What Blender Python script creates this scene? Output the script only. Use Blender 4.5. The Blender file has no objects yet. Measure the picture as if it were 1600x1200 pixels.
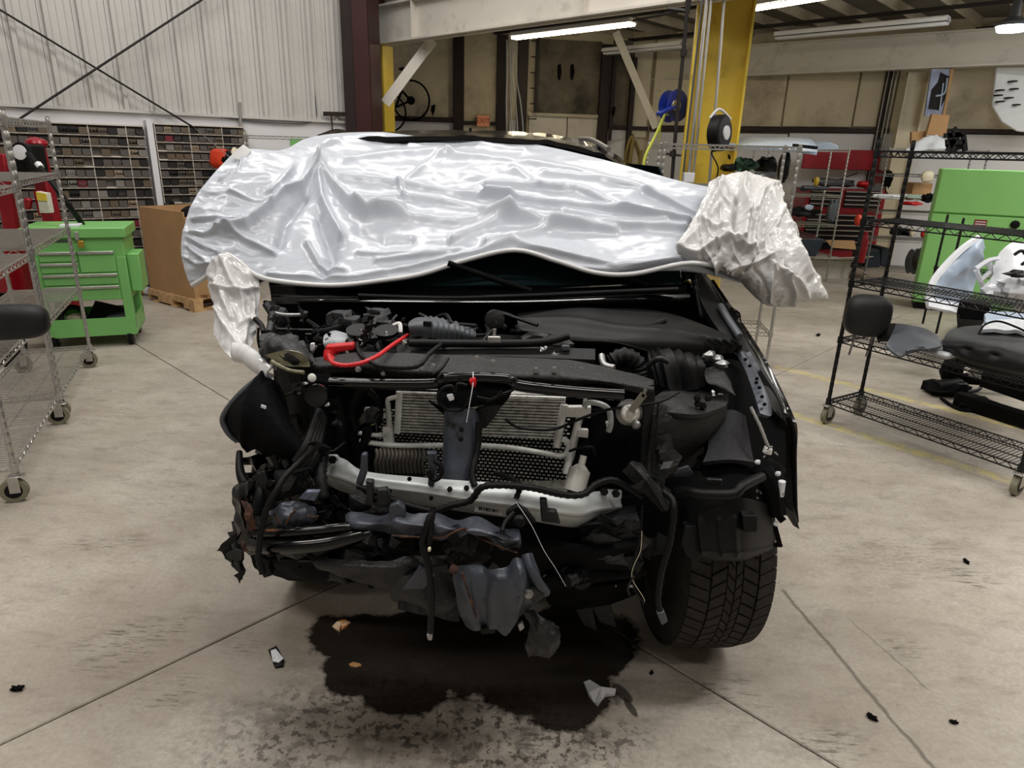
import bpy, math, random
from mathutils import Vector, Matrix, noise
random.seed(7)
S = bpy.context.scene
COL = S.collection
V = Vector
R_ = math.radians
# ------------------------------------------------------------------ camera
FPX = 1050.0
EYE = V((0, 0, 1.65))
PITCH = math.atan(363 / FPX)
ROLL = math.atan(.029)
FW = V((0, math.cos(PITCH), -math.sin(PITCH)))
_r = V((1, 0, 0)); _u = V((0, math.sin(PITCH), math.cos(PITCH)))
RT = _r * math.cos(ROLL) + _u * math.sin(ROLL)
UP = _u * math.cos(ROLL) - _r * math.sin(ROLL)
cd = bpy.data.cameras.new('camera'); cam = bpy.data.objects.new('camera', cd); COL.objects.link(cam)
cd.sensor_width = 36; cd.lens = FPX / 1600 * 36; cd.clip_start = .05
m = Matrix((RT, UP, -FW)).transposed().to_4x4(); m.translation = EYE; cam.matrix_world = m
S.camera = cam
# ------------------------------------------------------------------ world, lights, exposure
w = bpy.data.worlds.new('world'); S.world = w; w.use_nodes = True
w.node_tree.nodes['Background'].inputs[0].default_value = (.9, .95, 1, 1)
w.node_tree.nodes['Background'].inputs[1].default_value = .25
S.view_settings.view_transform = 'Standard'; S.view_settings.look = 'None'
S.view_settings.exposure = 0.0; S.view_settings.gamma = 1; S.view_settings.use_curve_mapping = False
def area(loc, sx, sy, power, rz=0, col=(1, .97, .93), rx=0, ry=0):
    l = bpy.data.lights.new('ceiling_or_fill_light', 'AREA'); l.shape = 'RECTANGLE'; l.size = sx; l.size_y = sy
    l.energy = power; l.color = col
    o = bpy.data.objects.new('ceiling_or_fill_light', l); o.location = loc; o.rotation_euler = (rx, ry, rz); COL.objects.link(o)
    return o
for (x, y, p_) in ((-3.4, 1.8, 120), (.2, .6, 90), (3.4, 2.0, 150), (-2.6, 5.6, 120), (.2, 5.4, 115), (-3.0, -1.6, 45), (3.2, -1.6, 60)):
    area((x, y, 5.9), 2.4, .35, p_, 0)
area((9.6, 8.4, 3.3), 2.4, .3, 60, R_(-37), (1, .93, .8))  # unseen fill lamp added beyond the right edge to brighten the rear bay
area((6.2, 5.3, 3.5), 2.4, .3, 95, R_(-43), (1, .97, .92))  # out-of-view fill lamp added to brighten the green cabinet and floor at right
area((7.4, 6.9, 3.5), 2.4, .3, 95, R_(-43), (1, .97, .92))  # second added fill lamp, also unseen, for the rear right

# ------------------------------------------------------------------ picture to place helpers
def ray(x, y): return FW + RT * ((x - 800) / FPX) - UP * ((y - 600) / FPX)
def A(x, y, Y):
    d = ray(x, y); return EYE + d * (Y / d.y)
def F(x, y, z=0.0):
    d = ray(x, y); return EYE + d * ((z - EYE.z) / d.z)
def pr(P):
    q = P - EYE; z = q.dot(FW); return 800 + FPX * q.dot(RT) / z, 600 - FPX * q.dot(UP) / z
# ------------------------------------------------------------------ materials
MATS = {}
def lin(c):
    return tuple(((v / 255) / 12.92 if v / 255 <= .04045 else ((v / 255 + .055) / 1.055) ** 2.4) for v in c)
def mat(name, rgb, rough=.5, metal=0., var=None, bump=None, spec=.5, coat=0., emit=None, trans=0., dirt=None, alpha=1.):
    if name in MATS: return MATS[name]
    m = bpy.data.materials.new(name); m.use_nodes = True; MATS[name] = m
    nt = m.node_tree; b = nt.nodes['Principled BSDF']; L = nt.links
    c = lin(rgb) + (1,)
    b.inputs['Base Color'].default_value = c
    b.inputs['Roughness'].default_value = rough; b.inputs['Metallic'].default_value = metal
    b.inputs['Specular IOR Level'].default_value = spec; b.inputs['Coat Weight'].default_value = coat
    b.inputs['Transmission Weight'].default_value = trans; b.inputs['Alpha'].default_value = alpha
    if emit:
        b.inputs['Emission Color'].default_value = lin(emit[0]) + (1,); b.inputs['Emission Strength'].default_value = emit[1]
    tc = nt.nodes.new('ShaderNodeTexCoord')
    def ns(scale, detail=5, rgh=.6):
        n = nt.nodes.new('ShaderNodeTexNoise'); n.inputs['Scale'].default_value = scale; n.inputs['Detail'].default_value = detail
        n.inputs['Roughness'].default_value = rgh; L.new(tc.outputs['Object'], n.inputs['Vector']); return n
    src = None
    def ramp(n, lo, hi, c0, c1):
        r = nt.nodes.new('ShaderNodeMapRange'); r.inputs[1].default_value = lo; r.inputs[2].default_value = hi
        L.new(n.outputs[0], r.inputs[0]); x = nt.nodes.new('ShaderNodeMix'); x.data_type = 'RGBA'
        L.new(r.outputs[0], x.inputs[0])
        for i, q in ((6, c0), (7, c1)):
            if isinstance(q, tuple): x.inputs[i].default_value = q
            else: L.new(q, x.inputs[i])
        return x.outputs[2]
    if var or (rgb[0] + rgb[1] + rgb[2] > 30 and not emit):
        amt, sc = var or (.12, 6)
        src = ramp(ns(sc), .3, .7, tuple(v * (1 - amt) for v in c[:3]) + (1,), tuple(min(1, v * (1 + amt)) for v in c[:3]) + (1,))
    if dirt:
        drgb, sc, lo, hi = dirt
        src = ramp(ns(sc, 8, .7), lo, hi, src if src is not None else c, lin(drgb) + (1,))
    if src is not None: L.new(src, b.inputs['Base Color'])
    if bump:
        st, sc = bump
        bp = nt.nodes.new('ShaderNodeBump'); bp.inputs['Strength'].default_value = st; bp.inputs['Distance'].default_value = .02
        L.new(ns(sc, 6).outputs[0], bp.inputs['Height']); L.new(bp.outputs[0], b.inputs['Normal'])
    return m
M = dict(
 chrome=mat('chrome', (186, 184, 180), .32, .8, (.15, 30)),
 chrome_dull=mat('zinc steel', (150, 150, 150), .4, .9, (.2, 20)),
 black=mat('black plastic', (9, 9, 10), .5, 0, bump=(.1, 150), spec=.22),
 blackm=mat('black matt', (5, 5, 6), .8, 0, spec=.12),
 blackg=mat('black gloss paint', (5, 5, 6), .16, 0, coat=.2, spec=.4),
 blackcoat=mat('black coated wire', (20, 20, 21), .45, .3),
 felt=mat('black felt liner', (18, 18, 20), .95, 0, (.35, 60), (.8, 220), spec=.1),
 bluesteel=mat('blue grey primer steel', (62, 66, 75), .38, .3, (.3, 9), (.15, 30), dirt=((26, 26, 28), 22, .58, .7)),
 darksteel=mat('dark painted steel', (20, 21, 24), .4, .2, (.35, 12), (.3, 60), dirt=((92, 84, 74), 110, .60, .72)),
 dirtysteel=mat('dusty black steel', (14, 14, 14), .5, .1, (.4, 20), (.35, 80), dirt=((104, 98, 90), 130, .60, .72)),
 rust=mat('rust', (98, 62, 42), .9, 0, (.5, 25), (.6, 90), dirt=((34, 26, 22), 45, .4, .58)),
 greysteel=mat('light grey steel', (190, 194, 194), .42, .25, (.07, 8), dirt=((110, 108, 104), 14, .6, .85)),
 alu=mat('aluminium', (232, 232, 228), .4, .2, (.15, 40), (.15, 120)),
 aludirty=mat('dusty aluminium', (232, 230, 222), .5, .1, (.3, 60), (.3, 150), dirt=((84, 80, 72), 55, .5, .75)),
 red=mat('red plastic', (196, 28, 34), .4, 0, (.1, 10)),
 redpaint=mat('red paint', (140, 18, 32), .3, .1, (.2, 5)),
 green=mat('lime green paint', (120, 184, 104), .35, 0, (.06, 3)),
 greenl=mat('bright green paint', (146, 212, 124), .45, 0, (.04, 2)),
 yellow=mat('yellow steel paint', (216, 186, 62), .5, 0, (.08, 3), dirt=((120, 96, 40), 5, .55, .85)),
 maroon=mat('maroon primer steel', (56, 22, 24), .5, .1, (.2, 4)),
 darkmaroon=mat('dark maroon steel', (34, 20, 18), .6, .1, (.3, 4)),
 beam=mat('off white beam paint', (206, 200, 190), .5, 0, (.05, 2), dirt=((120, 108, 96), 3, .55, .9)),
 liner=mat('liner panel white', (190, 188, 184), .45, 0, (.05, 1.2), None, dirt=((165, 163, 160), 1.6, .5, .85)),
 white=mat('white paint', (214, 214, 217), .6, 0, (.03, 1.5)),
 tan=mat('stained insulation facing', (204, 192, 166), .6, 0, (.1, 1.2), (.25, 1.5), dirt=((92, 76, 56), .9, .5, .8)),
 tandark=mat('sooty insulation facing', (112, 102, 84), .6, 0, (.3, 1.2), (.3, 1.5), dirt=((36, 32, 28), 1.1, .42, .66)),
 ceil=mat('ceiling facing', (96, 92, 82), .8, 0, (.2, 1.5)),
 joist=mat('joist paint', (186, 176, 158), .6, 0, (.15, 3)),
 card=mat('cardboard', (176, 138, 96), .85, 0, (.08, 5)),
 wood=mat('pallet wood', (196, 160, 116), .8, 0, (.25, 14)),
 rubber=mat('tyre rubber', (44, 40, 36), .8, 0, (.3, 20), (.4, 60), spec=.3, dirt=((62, 58, 53), 25, .55, .85)),
 wheelgrey=mat('grey caster tread', (128, 124, 104), .7, 0, (.15, 30)),
 vinyl=mat('black vinyl', (20, 20, 22), .48, 0, (.1, 20), (.25, 260), spec=.4),
 greyplastic=mat('charcoal plastic', (74, 78, 84), .5, 0, (.1, 10), (.1, 100)),
 lightblue=mat('light blue grey plastic', (166, 182, 202), .4, 0, (.05, 6)),
 whiteplastic=mat('white plastic', (216, 219, 224), .4, 0, (.06, 6), dirt=((150, 150, 150), 9, .6, .8)),
 glass=mat('dark teal glass', (20, 32, 34), .06, 0, spec=.6, coat=.3),
 blue=mat('blue enamel', (26, 48, 140), .3, 0, (.1, 5)),
 hose=mat('yellow hose', (214, 222, 92), .5, 0),
 gold=mat('gold cap', (190, 150, 60), .4, .7, (.4, 60)),
 orange=mat('orange plastic', (212, 62, 30), .45, 0),
 binback=mat('bin cabinet steel', (118, 112, 106), .6, .1, (.15, 8)),
 rail=mat('shelf rail', (196, 188, 178), .55, 0, (.1, 4)),
 tube=mat('fluorescent tube', (255, 244, 214), .5, emit=((255, 240, 205), 26)),
 bulb=mat('bright lamp lens', (255, 255, 255), .5, emit=((245, 250, 255), 14)),
 exit=mat('exit sign face', (206, 150, 110), .5, emit=((226, 130, 90), .12)),
 exitbox=mat('exit sign box', (186, 150, 110), .6),
 cream=mat('cream column paint', (214, 204, 178), .5, 0, (.08, 3), dirt=((110, 98, 76), 3, .55, .8)),
 conduit=mat('conduit', (168, 166, 160), .4, .6),
 blackpipe=mat('black iron pipe', (36, 32, 30), .55, .4),
)
# ------------------------------------------------------------------ mesh builder
class MB:
    def __init__(s, T=None): s.v = []; s.f = []; s.T = T
    def add(s, vs, fs):
        n = len(s.v)
        s.v += [tuple(s.T @ V(q)) if s.T else tuple(q) for q in vs]
        s.f += [tuple(i + n for i in q) for q in fs]; return s
    def box(s, x0, x1, y0, y1, z0, z1):
        return s.add([(x0, y0, z0), (x1, y0, z0), (x1, y1, z0), (x0, y1, z0), (x0, y0, z1), (x1, y0, z1), (x1, y1, z1), (x0, y1, z1)],
                     [(0, 3, 2, 1), (4, 5, 6, 7), (0, 1, 5, 4), (1, 2, 6, 5), (2, 3, 7, 6), (3, 0, 4, 7)])
    def bar(s, a, b, w, h=None, up=(0, 0, 1)):
        a = V(a); b = V(b); h = h or w; d = (b - a).normalized(); u = V(up)
        if abs(d.dot(u)) > .98: u = V((0, 1, 0))
        x = d.cross(u).normalized() * w / 2; y = x.cross(d).normalized() * h / 2
        return s.add([a - x - y, a + x - y, a + x + y, a - x + y, b - x - y, b + x - y, b + x + y, b - x + y],
                     [(0, 3, 2, 1), (4, 5, 6, 7), (0, 1, 5, 4), (1, 2, 6, 5), (2, 3, 7, 6), (3, 0, 4, 7)])
    def tube(s, pts, r, n=8, smooth=True, rib=0):
        pts = [V(p) for p in pts]
        if smooth and len(pts) > 2: pts = spline(pts, 6)
        if rib:
            q = []; L = 0
            for a, b in zip(pts, pts[1:]):
                k = max(1, int((b - a).length / rib)); q += [a.lerp(b, i / k) for i in range(k)]
            pts = q + [pts[-1]]
        N = len(pts); vs = []; ref = None
        for i, p in enumerate(pts):
            t = (pts[min(i + 1, N - 1)] - pts[max(i - 1, 0)]).normalized()
            if ref is None: ref = V((0, 0, 1)) if abs(t.z) < .9 else V((1, 0, 0))
            x = t.cross(ref).normalized(); y = x.cross(t).normalized(); ref = y
            rr = (r[i] if isinstance(r, (list, tuple)) and len(r) == N else (r if not isinstance(r, (list, tuple)) else r[0] + (r[-1] - r[0]) * i / max(1, N - 1)))
            if rib and i % 2: rr *= .8
            for k in range(n):
                a = 2 * math.pi * k / n; vs.append(p + x * math.cos(a) * rr + y * math.sin(a) * rr)
        fs = [(i * n + k, i * n + (k + 1) % n, (i + 1) * n + (k + 1) % n, (i + 1) * n + k) for i in range(N - 1) for k in range(n)]
        fs += [tuple(range(n))[::-1], tuple((N - 1) * n + k for k in range(n))]
        return s.add(vs, fs)
    def lathe(s, prof, c=(0, 0, 0), axis=(0, 0, 1), n=16):
        ax = V(axis).normalized(); u = V((0, 0, 1)) if abs(ax.z) < .9 else V((1, 0, 0)); x = ax.cross(u).normalized(); y = ax.cross(x); c = V(c)
        vs = []
        for r, h in prof:
            for k in range(n):
                a = 2 * math.pi * k / n; vs.append(c + ax * h + x * math.cos(a) * r + y * math.sin(a) * r)
        N = len(prof)
        fs = [(i * n + k, i * n + (k + 1) % n, (i + 1) * n + (k + 1) % n, (i + 1) * n + k) for i in range(N - 1) for k in range(n)]
        fs += [tuple(range(n))[::-1], tuple((N - 1) * n + k for k in range(n))]
        return s.add(vs, fs)
    def disc(s, c, axis, r, h, n=20): return s.lathe([(r * .96, 0), (r, h * .1), (r, h * .9), (r * .96, h)], c, axis, n)
    def prism(s, pts, off):
        off = V(off); pts = [V(p) for p in pts]; n = len(pts)
        nrm = V((0, 0, 0))
        for i in range(n): nrm += pts[i].cross(pts[(i + 1) % n])
        if nrm.dot(off) > 0: pts = pts[::-1]
        vs = pts + [p + off for p in pts]
        return s.add(vs, [tuple(range(n)), tuple(range(n, 2 * n))[::-1]] + [(i, i + n, (i + 1) % n + n, (i + 1) % n) for i in range(n)])
    def blob(s, c, rx, ry, rz, n=14, amp=0., fq=3., sq=1.):
        vs = []; c = V(c); m_ = n // 2
        for i in range(m_ + 1):
            th = math.pi * i / m_
            for k in range(n):
                a = 2 * math.pi * k / n
                d = V((math.sin(th) * math.cos(a), math.sin(th) * math.sin(a), math.cos(th)))
                if sq != 1: d = V([math.copysign(abs(q) ** sq, q) for q in d])
                e = 1 + amp * noise.noise(d * fq + c * 5)
                vs.append(c + V((d.x * rx, d.y * ry, d.z * rz)) * e)
        fs = [(i * n + k, (i + 1) * n + k, (i + 1) * n + (k + 1) % n, i * n + (k + 1) % n) for i in range(m_) for k in range(n)]
        return s.add(vs, fs)
def spline(p, k=6):
    out = []
    for i in range(len(p) - 1):
        a = p[max(i - 1, 0)]; b = p[i]; c = p[i + 1]; d = p[min(i + 2, len(p) - 1)]
        for j in range(k):
            t = j / k
            out.append(.5 * ((2 * b) + (c - a) * t + (2 * a - 5 * b + 4 * c - d) * t * t + (3 * b - a - 3 * c + d) * t ** 3))
    out.append(p[-1]); return out
def samp(p, n):
    """n points evenly along parameter of a control row (Catmull-Rom)."""
    out = []; N = len(p)
    for i in range(n):
        t = i / (n - 1) * (N - 1); k = min(int(t), N - 2); t -= k
        a = p[max(k - 1, 0)]; b = p[k]; c = p[k + 1]; d = p[min(k + 2, N - 1)]
        out.append(.5 * ((2 * b) + (c - a) * t + (2 * a - 5 * b + 4 * c - d) * t * t + (3 * b - a - 3 * c + d) * t ** 3))
    return out
def world_loc(o):
    l = V((0, 0, 0))
    while o: l += o.location; o = o.parent
    return l
def obj(name, mb, mt, parent=None, label=None, smooth=True, bev=0, kind=None, ang=35, sub=0):
    me = bpy.data.meshes.new(name)
    o = bpy.data.objects.new(name, me); COL.objects.link(o)
    if parent: off = world_loc(parent); o.parent = parent
    else:
        xs = [v[0] for v in mb.v]; ys = [v[1] for v in mb.v]; zs = [v[2] for v in mb.v]
        off = V(((min(xs) + max(xs)) / 2, (min(ys) + max(ys)) / 2, min(zs))); o.location = off
    me.from_pydata([(a - off.x, b - off.y, c - off.z) for a, b, c in mb.v], [], mb.f); me.update()
    for x in (mt if isinstance(mt, (list, tuple)) else [mt]): me.materials.append(M[x] if isinstance(x, str) else x)
    if smooth:
        me.shade_smooth(); me.set_sharp_from_angle(angle=R_(ang))
    if bev:
        b = o.modifiers.new('bevel', 'BEVEL'); b.width = bev; b.segments = 2; b.limit_method = 'ANGLE'
    if sub:
        b = o.modifiers.new('sub', 'SUBSURF'); b.levels = sub; b.render_levels = sub
    if label: o['label'] = label
    if kind: o['kind'] = kind
    return o
def empty(name, loc, label=None, cat=None, group=None):
    o = bpy.data.objects.new(name, None); COL.objects.link(o); o.location = V(loc); o.empty_display_size = .1
    tag(o, label, cat, group); return o
def tag(o, label=None, cat=None, group=None):
    if label: o['label'] = label
    if cat: o['category'] = cat
    if group: o['group'] = group
    return o
def copy_tree(o, parent=None):
    c = o.copy(); COL.objects.link(c); c.parent = parent
    for ch in list(o.children): copy_tree(ch, c)
    return c
def frame(o, ang):
    """local frame: x along ang (degrees) on the floor, y to its left, z up"""
    return Matrix.Translation(V(o)) @ Matrix.Rotation(R_(ang), 4, 'Z')
def grid(rows, nu, nv, disp=None, thick=0., wrap=False):
    """surface through control rows of (px,py,Y) or Vectors; disp(u,v,P,N)->offset vector along normal"""
    rr = [[(A(*q) if not isinstance(q, Vector) else q) for q in r] for r in rows]
    rr = [samp(r, nu) for r in rr]
    cols = [samp([r[i] for r in rr], nv) for i in range(nu)]
    P = [[cols[i][j] for i in range(nu)] for j in range(nv)]
    Q = []
    for j in range(nv):
        row = []
        for i in range(nu):
            du = P[j][min(i + 1, nu - 1)] - P[j][max(i - 1, 0)]; dv = P[min(j + 1, nv - 1)][i] - P[max(j - 1, 0)][i]
            n = du.cross(dv)
            n = n.normalized() if n.length > 1e-9 else V((0, -1, 0))
            if n.dot(P[j][i] - EYE) > 0: n = -n
            d = disp(i / (nu - 1), j / (nv - 1), P[j][i], n) if disp else 0
            row.append((P[j][i] + (n * d if not isinstance(d, Vector) else d), n))
        Q.append(row)
    vs = [q[0] for r in Q for q in r]
    fs = [(j * nu + i, j * nu + i + 1, (j + 1) * nu + i + 1, (j + 1) * nu + i) for j in range(nv - 1) for i in range(nu - 1)]
    mb = MB()
    if thick:
        n = len(vs); vs += [q[0] - q[1] * thick for r in Q for q in r]
        fs += [tuple(i + n for i in f[::-1]) for f in fs]
        b = [i for i in range(nu)] + [j * nu + nu - 1 for j in range(1, nv)] + [(nv - 1) * nu + i for i in range(nu - 2, -1, -1)] + [j * nu for j in range(nv - 2, 0, -1)]
        fs += [(b[k], b[k] + n, b[(k + 1) % len(b)] + n, b[(k + 1) % len(b)]) for k in range(len(b))]
    return mb.add(vs, fs)
def ridged(p, octs=3):
    a = 0; w_ = 1
    for _ in range(octs):
        a += w_ * (1 - abs(noise.noise(p)) * 2.2); p = p * 2.1; w_ *= .5
    return a / 1.75 - .5
def dents(amp, fq):
    return lambda u, v, P, n: amp * ridged(P * fq, 2)
def slab(mb, pts, th=.02, back=(0, 1, 0)):
    """plate with an outline of (px,py,Y) points and a real thickness"""
    return mb.prism([A(*q) for q in pts], V(back) * th)
def plate(name, pts, mt, parent, th=.02, label=None, bev=.002): return obj(name, slab(MB(), pts, th), mt, parent, label, bev=bev)
def pipe(name, pts, r, mt, parent=None, label=None, n=8, smooth=True, rib=0):
    return obj(name, MB().tube([A(*q) for q in pts], r, n, smooth, rib), mt, parent, label, ang=60)
def bolt(mb, p, r=.012, ax=(0, -1, .2)): mb.lathe([(r * 1.5, 0), (r * 1.5, .004), (r, .005), (r, .014)], p, ax, 6)
# ================================================================== setting
def floor_material():
    m = bpy.data.materials.new('stained concrete'); m.use_nodes = True; nt = m.node_tree; N = nt.nodes; L = nt.links
    b = N['Principled BSDF']
    geo = N.new('ShaderNodeNewGeometry')
    def nz(sc, det=6, rg=.6, stretch=None):
        n = N.new('ShaderNodeTexNoise'); n.inputs['Scale'].default_value = sc; n.inputs['Detail'].default_value = det; n.inputs['Roughness'].default_value = rg
        if stretch:
            mp = N.new('ShaderNodeMapping'); mp.inputs['Scale'].default_value = stretch; mp.inputs['Rotation'].default_value = (0, 0, R_(20))
            L.new(geo.outputs['Position'], mp.inputs[0]); L.new(mp.outputs[0], n.inputs[0])
        else: L.new(geo.outputs['Position'], n.inputs[0])
        return n.outputs[0]
    def mr(x, a, b_, c=0, d=1):
        r = N.new('ShaderNodeMapRange'); L.new(x, r.inputs[0])
        for i, q in enumerate((a, b_, c, d)): r.inputs[i + 1].default_value = q
        return r.outputs[0]
    def mth(op, x, y=None):
        q = N.new('ShaderNodeMath'); q.operation = op
        for i, s in enumerate((x, y)):
            if s is None: continue
            if isinstance(s, (int, float)): q.inputs[i].default_value = s
            else: L.new(s, q.inputs[i])
        return q.outputs[0]
    def mix(f, a, b_, mode='MIX'):
        x = N.new('ShaderNodeMix'); x.data_type = 'RGBA'; x.blend_type = mode
        if isinstance(f, float): x.inputs[0].default_value = f
        else: L.new(f, x.inputs[0])
        for i, q in ((6, a), (7, b_)):
            if isinstance(q, tuple): x.inputs[i].default_value = lin(q) + (1,)
            else: L.new(q, x.inputs[i])
        return x.outputs[2]
    wob = nz(7, 5, .65); wob2 = nz(24, 6, .7); big = nz(.8, 4)
    def blob(px, py, rx, ry, ang, soft=.25, w1=.5, w2=.3):
        """mask round a floor spot: radii in metres, edge broken by noise"""
        c = F(px, py)
        mp = N.new('ShaderNodeMapping'); mp.vector_type = 'TEXTURE'
        mp.inputs['Location'].default_value = c; mp.inputs['Rotation'].default_value = (0, 0, R_(ang)); mp.inputs['Scale'].default_value = (rx, ry, 1)
        L.new(geo.outputs['Position'], mp.inputs[0])
        ln = N.new('ShaderNodeVectorMath'); ln.operation = 'LENGTH'; L.new(mp.outputs[0], ln.inputs[0])
        d = mth('ADD', ln.outputs['Value'], mth('MULTIPLY', mth('SUBTRACT', wob, .5), w1 * 2)); d = mth('ADD', d, mth('MULTIPLY', mth('SUBTRACT', wob2, .5), w2 * 2))
        return mr(d, 1 - soft, 1 + soft, 1, 0)
    def line(p0, p1, wd, soft=.5, jit=.0):
        a = F(*p0); c = F(*p1); d = c - a
        mp = N.new('ShaderNodeMapping'); mp.vector_type = 'TEXTURE'; mp.inputs['Location'].default_value = (a + c) / 2
        mp.inputs['Rotation'].default_value = (0, 0, math.atan2(d.y, d.x)); L.new(geo.outputs['Position'], mp.inputs[0])
        sp = N.new('ShaderNodeSeparateXYZ'); L.new(mp.outputs[0], sp.inputs[0])
        y = mth('ABSOLUTE', mth('ADD', sp.outputs[1], mth('MULTIPLY', mth('SUBTRACT', wob, .5), jit)))
        return mth('MULTIPLY', mr(y, wd * (1 - soft), wd * (1 + soft), 1, 0), mr(mth('ABSOLUTE', sp.outputs[0]), d.length / 2, d.length / 2 + .03, 1, 0))
    col = mix(mr(big, .35, .65), (170, 162, 150), (196, 189, 178))
    col = mix(mr(nz(2.2, 8, .7, (1, 1.6, 1)), .42, .68), col, (163, 153, 140))
    col = mix(mth('MULTIPLY', mr(nz(5, 9, .75, (1, 2.2, 1)), .5, .68), .6), col, (122, 112, 100))
    col = mix(mth('MULTIPLY', mr(nz(1.3, 7, .7), .5, .7), .4), col, (136, 124, 108))
    col = mix(mth('MULTIPLY', mr(nz(9, 8, .8, (1, 1.4, 1)), .6, .68), .5), col, (98, 90, 80))
    col = mix(mth('MULTIPLY', mr(nz(.55, 4, .6), .5, .75), .35), col, (150, 150, 146))
    col = mix(mth('MULTIPLY', mr(nz(60, 3, .6), .35, .62), .35), col, (140, 130, 118))
    col = mix(mth('MULTIPLY', mr(nz(36, 7, .7), .66, .72), .7), col, (74, 68, 60))
    # tyre scuffs and grimy patches
    scuff = mr(nz(34, 8, .8, (.3, 2.0, 1)), .52, .58)
    for (x, y, rx, ry, an, s) in ((1520, 905, .10, .07, 0, .9), (670/3, 985, .2, .08, 20, .8), (270, 1080, .1, .08, 0, .8), (190, 1020, .12, .08, 40, .8), (160, 850, .15, .07, 10, .6), (1410, 1010, .08, .06, 30, .6), (850, 1140, .1, .06, 30, .7), (1300, 1160, .12, .07, 0, .7), (1420, 870, .3, .15, 10, .5), (380, 1010, .05, .05, 0, .9), (1460, 560, .5, .2, 10, .5), (1130, 1080, .15, .1, 0, .5)):
        col = mix(mth('MULTIPLY', mth('MULTIPLY', blob(x, y, rx, ry, an, .5), scuff), s), col, (58, 52, 46))
    brown = blob(470, 990, .4, .2, 20, .8)
    col = mix(mth('MULTIPLY', brown, .45), col, (104, 88, 72))
    col = mix(mth('MULTIPLY', blob(250, 1000, .7, .3, 40, .9), .25), col, (118, 104, 88))
    # crack, repair seam, yellow lines
    col = mix(mth('MULTIPLY', line((1225, 925), (1470, 1215), .007, .6, .05), .75), col, (84, 78, 70))
    col = mix(mth('MULTIPLY', line((1330, 970), (1450, 1075), .003, .6, .06), .6), col, (90, 84, 76))
    wear = mr(nz(16, 7, .75), .38, .6)
    for a_, b_ in (((1215, 640), (1640, 770)), ((1215, 573), (1640, 680))):
        col = mix(mth('MULTIPLY', mth('MULTIPLY', line(a_, b_, .05, .25, .02), wear), .75), col, (206, 190, 110))
    # oil
    pud = None
    for q in ((590, 1000, .26, .13, -10), (700, 1035, .33, .15, 0), (840, 1060, .27, .17, -20), (900, 1000, .22, .2, 30), (760, 985, .4, .12, 0), (640, 1075, .16, .12, 20), (560, 1045, .12, .12, 0), (880, 1105, .12, .1, 0)):
        k = blob(*q, soft=.06, w1=.45, w2=.12); pud = k if pud is None else mth('MAXIMUM', pud, k)
    spk = mth('MAXIMUM', mr(nz(34, 6, .7), .52, .56), mth('MULTIPLY', mr(nz(9, 6, .7), .5, .6), .7))
    spots = None
    for q in ((540, 1110, .32, .12, 15), (640, 1130, .3, .13, 10), (730, 1120, .3, .12, 0), (480, 1160, .22, .1, 20), (900, 1165, .2, .08, 10), (800, 1180, .3, .08, 0)):
        k = blob(*q, soft=.6, w1=.5, w2=.3); spots = k if spots is None else mth('MAXIMUM', spots, k)
    wet = blob(600, 1140, .38, .14, 12, .4)
    col = mix(mth('MULTIPLY', mr(nz(70, 6, .8, (1, 1.5, 1)), .6, .66), .6), col, (84, 76, 66))
    scr = mr(nz(14, 9, .85, (.25, 3, 1)), .62, .66)
    col = mix(mth('MULTIPLY', scr, .6), col, (92, 84, 74))
    col = mix(mth('MULTIPLY', mr(nz(11, 9, .85, (2.5, .4, 1)), .64, .68), .5), col, (104, 94, 82))
    col = mix(mth('MULTIPLY', mth('MAXIMUM', wet, blob(495, 1120, .08, .05, 30, .3)), .6), col, (78, 70, 60))
    col = mix(mth('MULTIPLY', mth('MULTIPLY', spots, spk), .85), col, (52, 46, 38))
    col = mix(mth('MULTIPLY', pud, .96), col, (26, 20, 15))
    for q in ((972, 1082, .02, .05, 30), (985, 1105, .012, .04, 20), (945, 1048, .05, .02, 0)):
        k = blob(*q, soft=.1, w1=.3, w2=.2); col = mix(mth('MULTIPLY', k, .85), col, (44, 38, 32))
    L.new(col, b.inputs['Base Color'])
    rg = mr(nz(3, 6), .3, .7, .42, .62)
    rx_ = N.new('ShaderNodeMix'); rx_.data_type = 'FLOAT'; L.new(pud, rx_.inputs[0]); L.new(rg, rx_.inputs[2]); rx_.inputs[3].default_value = .22; L.new(rx_.outputs[0], b.inputs['Roughness'])
    b.inputs['Specular IOR Level'].default_value = .4
    bp = N.new('ShaderNodeBump'); bp.inputs['Strength'].default_value = .2; bp.inputs['Distance'].default_value = .01
    L.new(nz(45, 6, .7), bp.inputs['Height']); L.new(bp.outputs[0], b.inputs['Normal'])
    return m
FM = floor_material()
fl = obj('floor', MB().box(-12, 14, -6, 20, -.2, -.012), M['blackm'], kind='structure')
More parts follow.
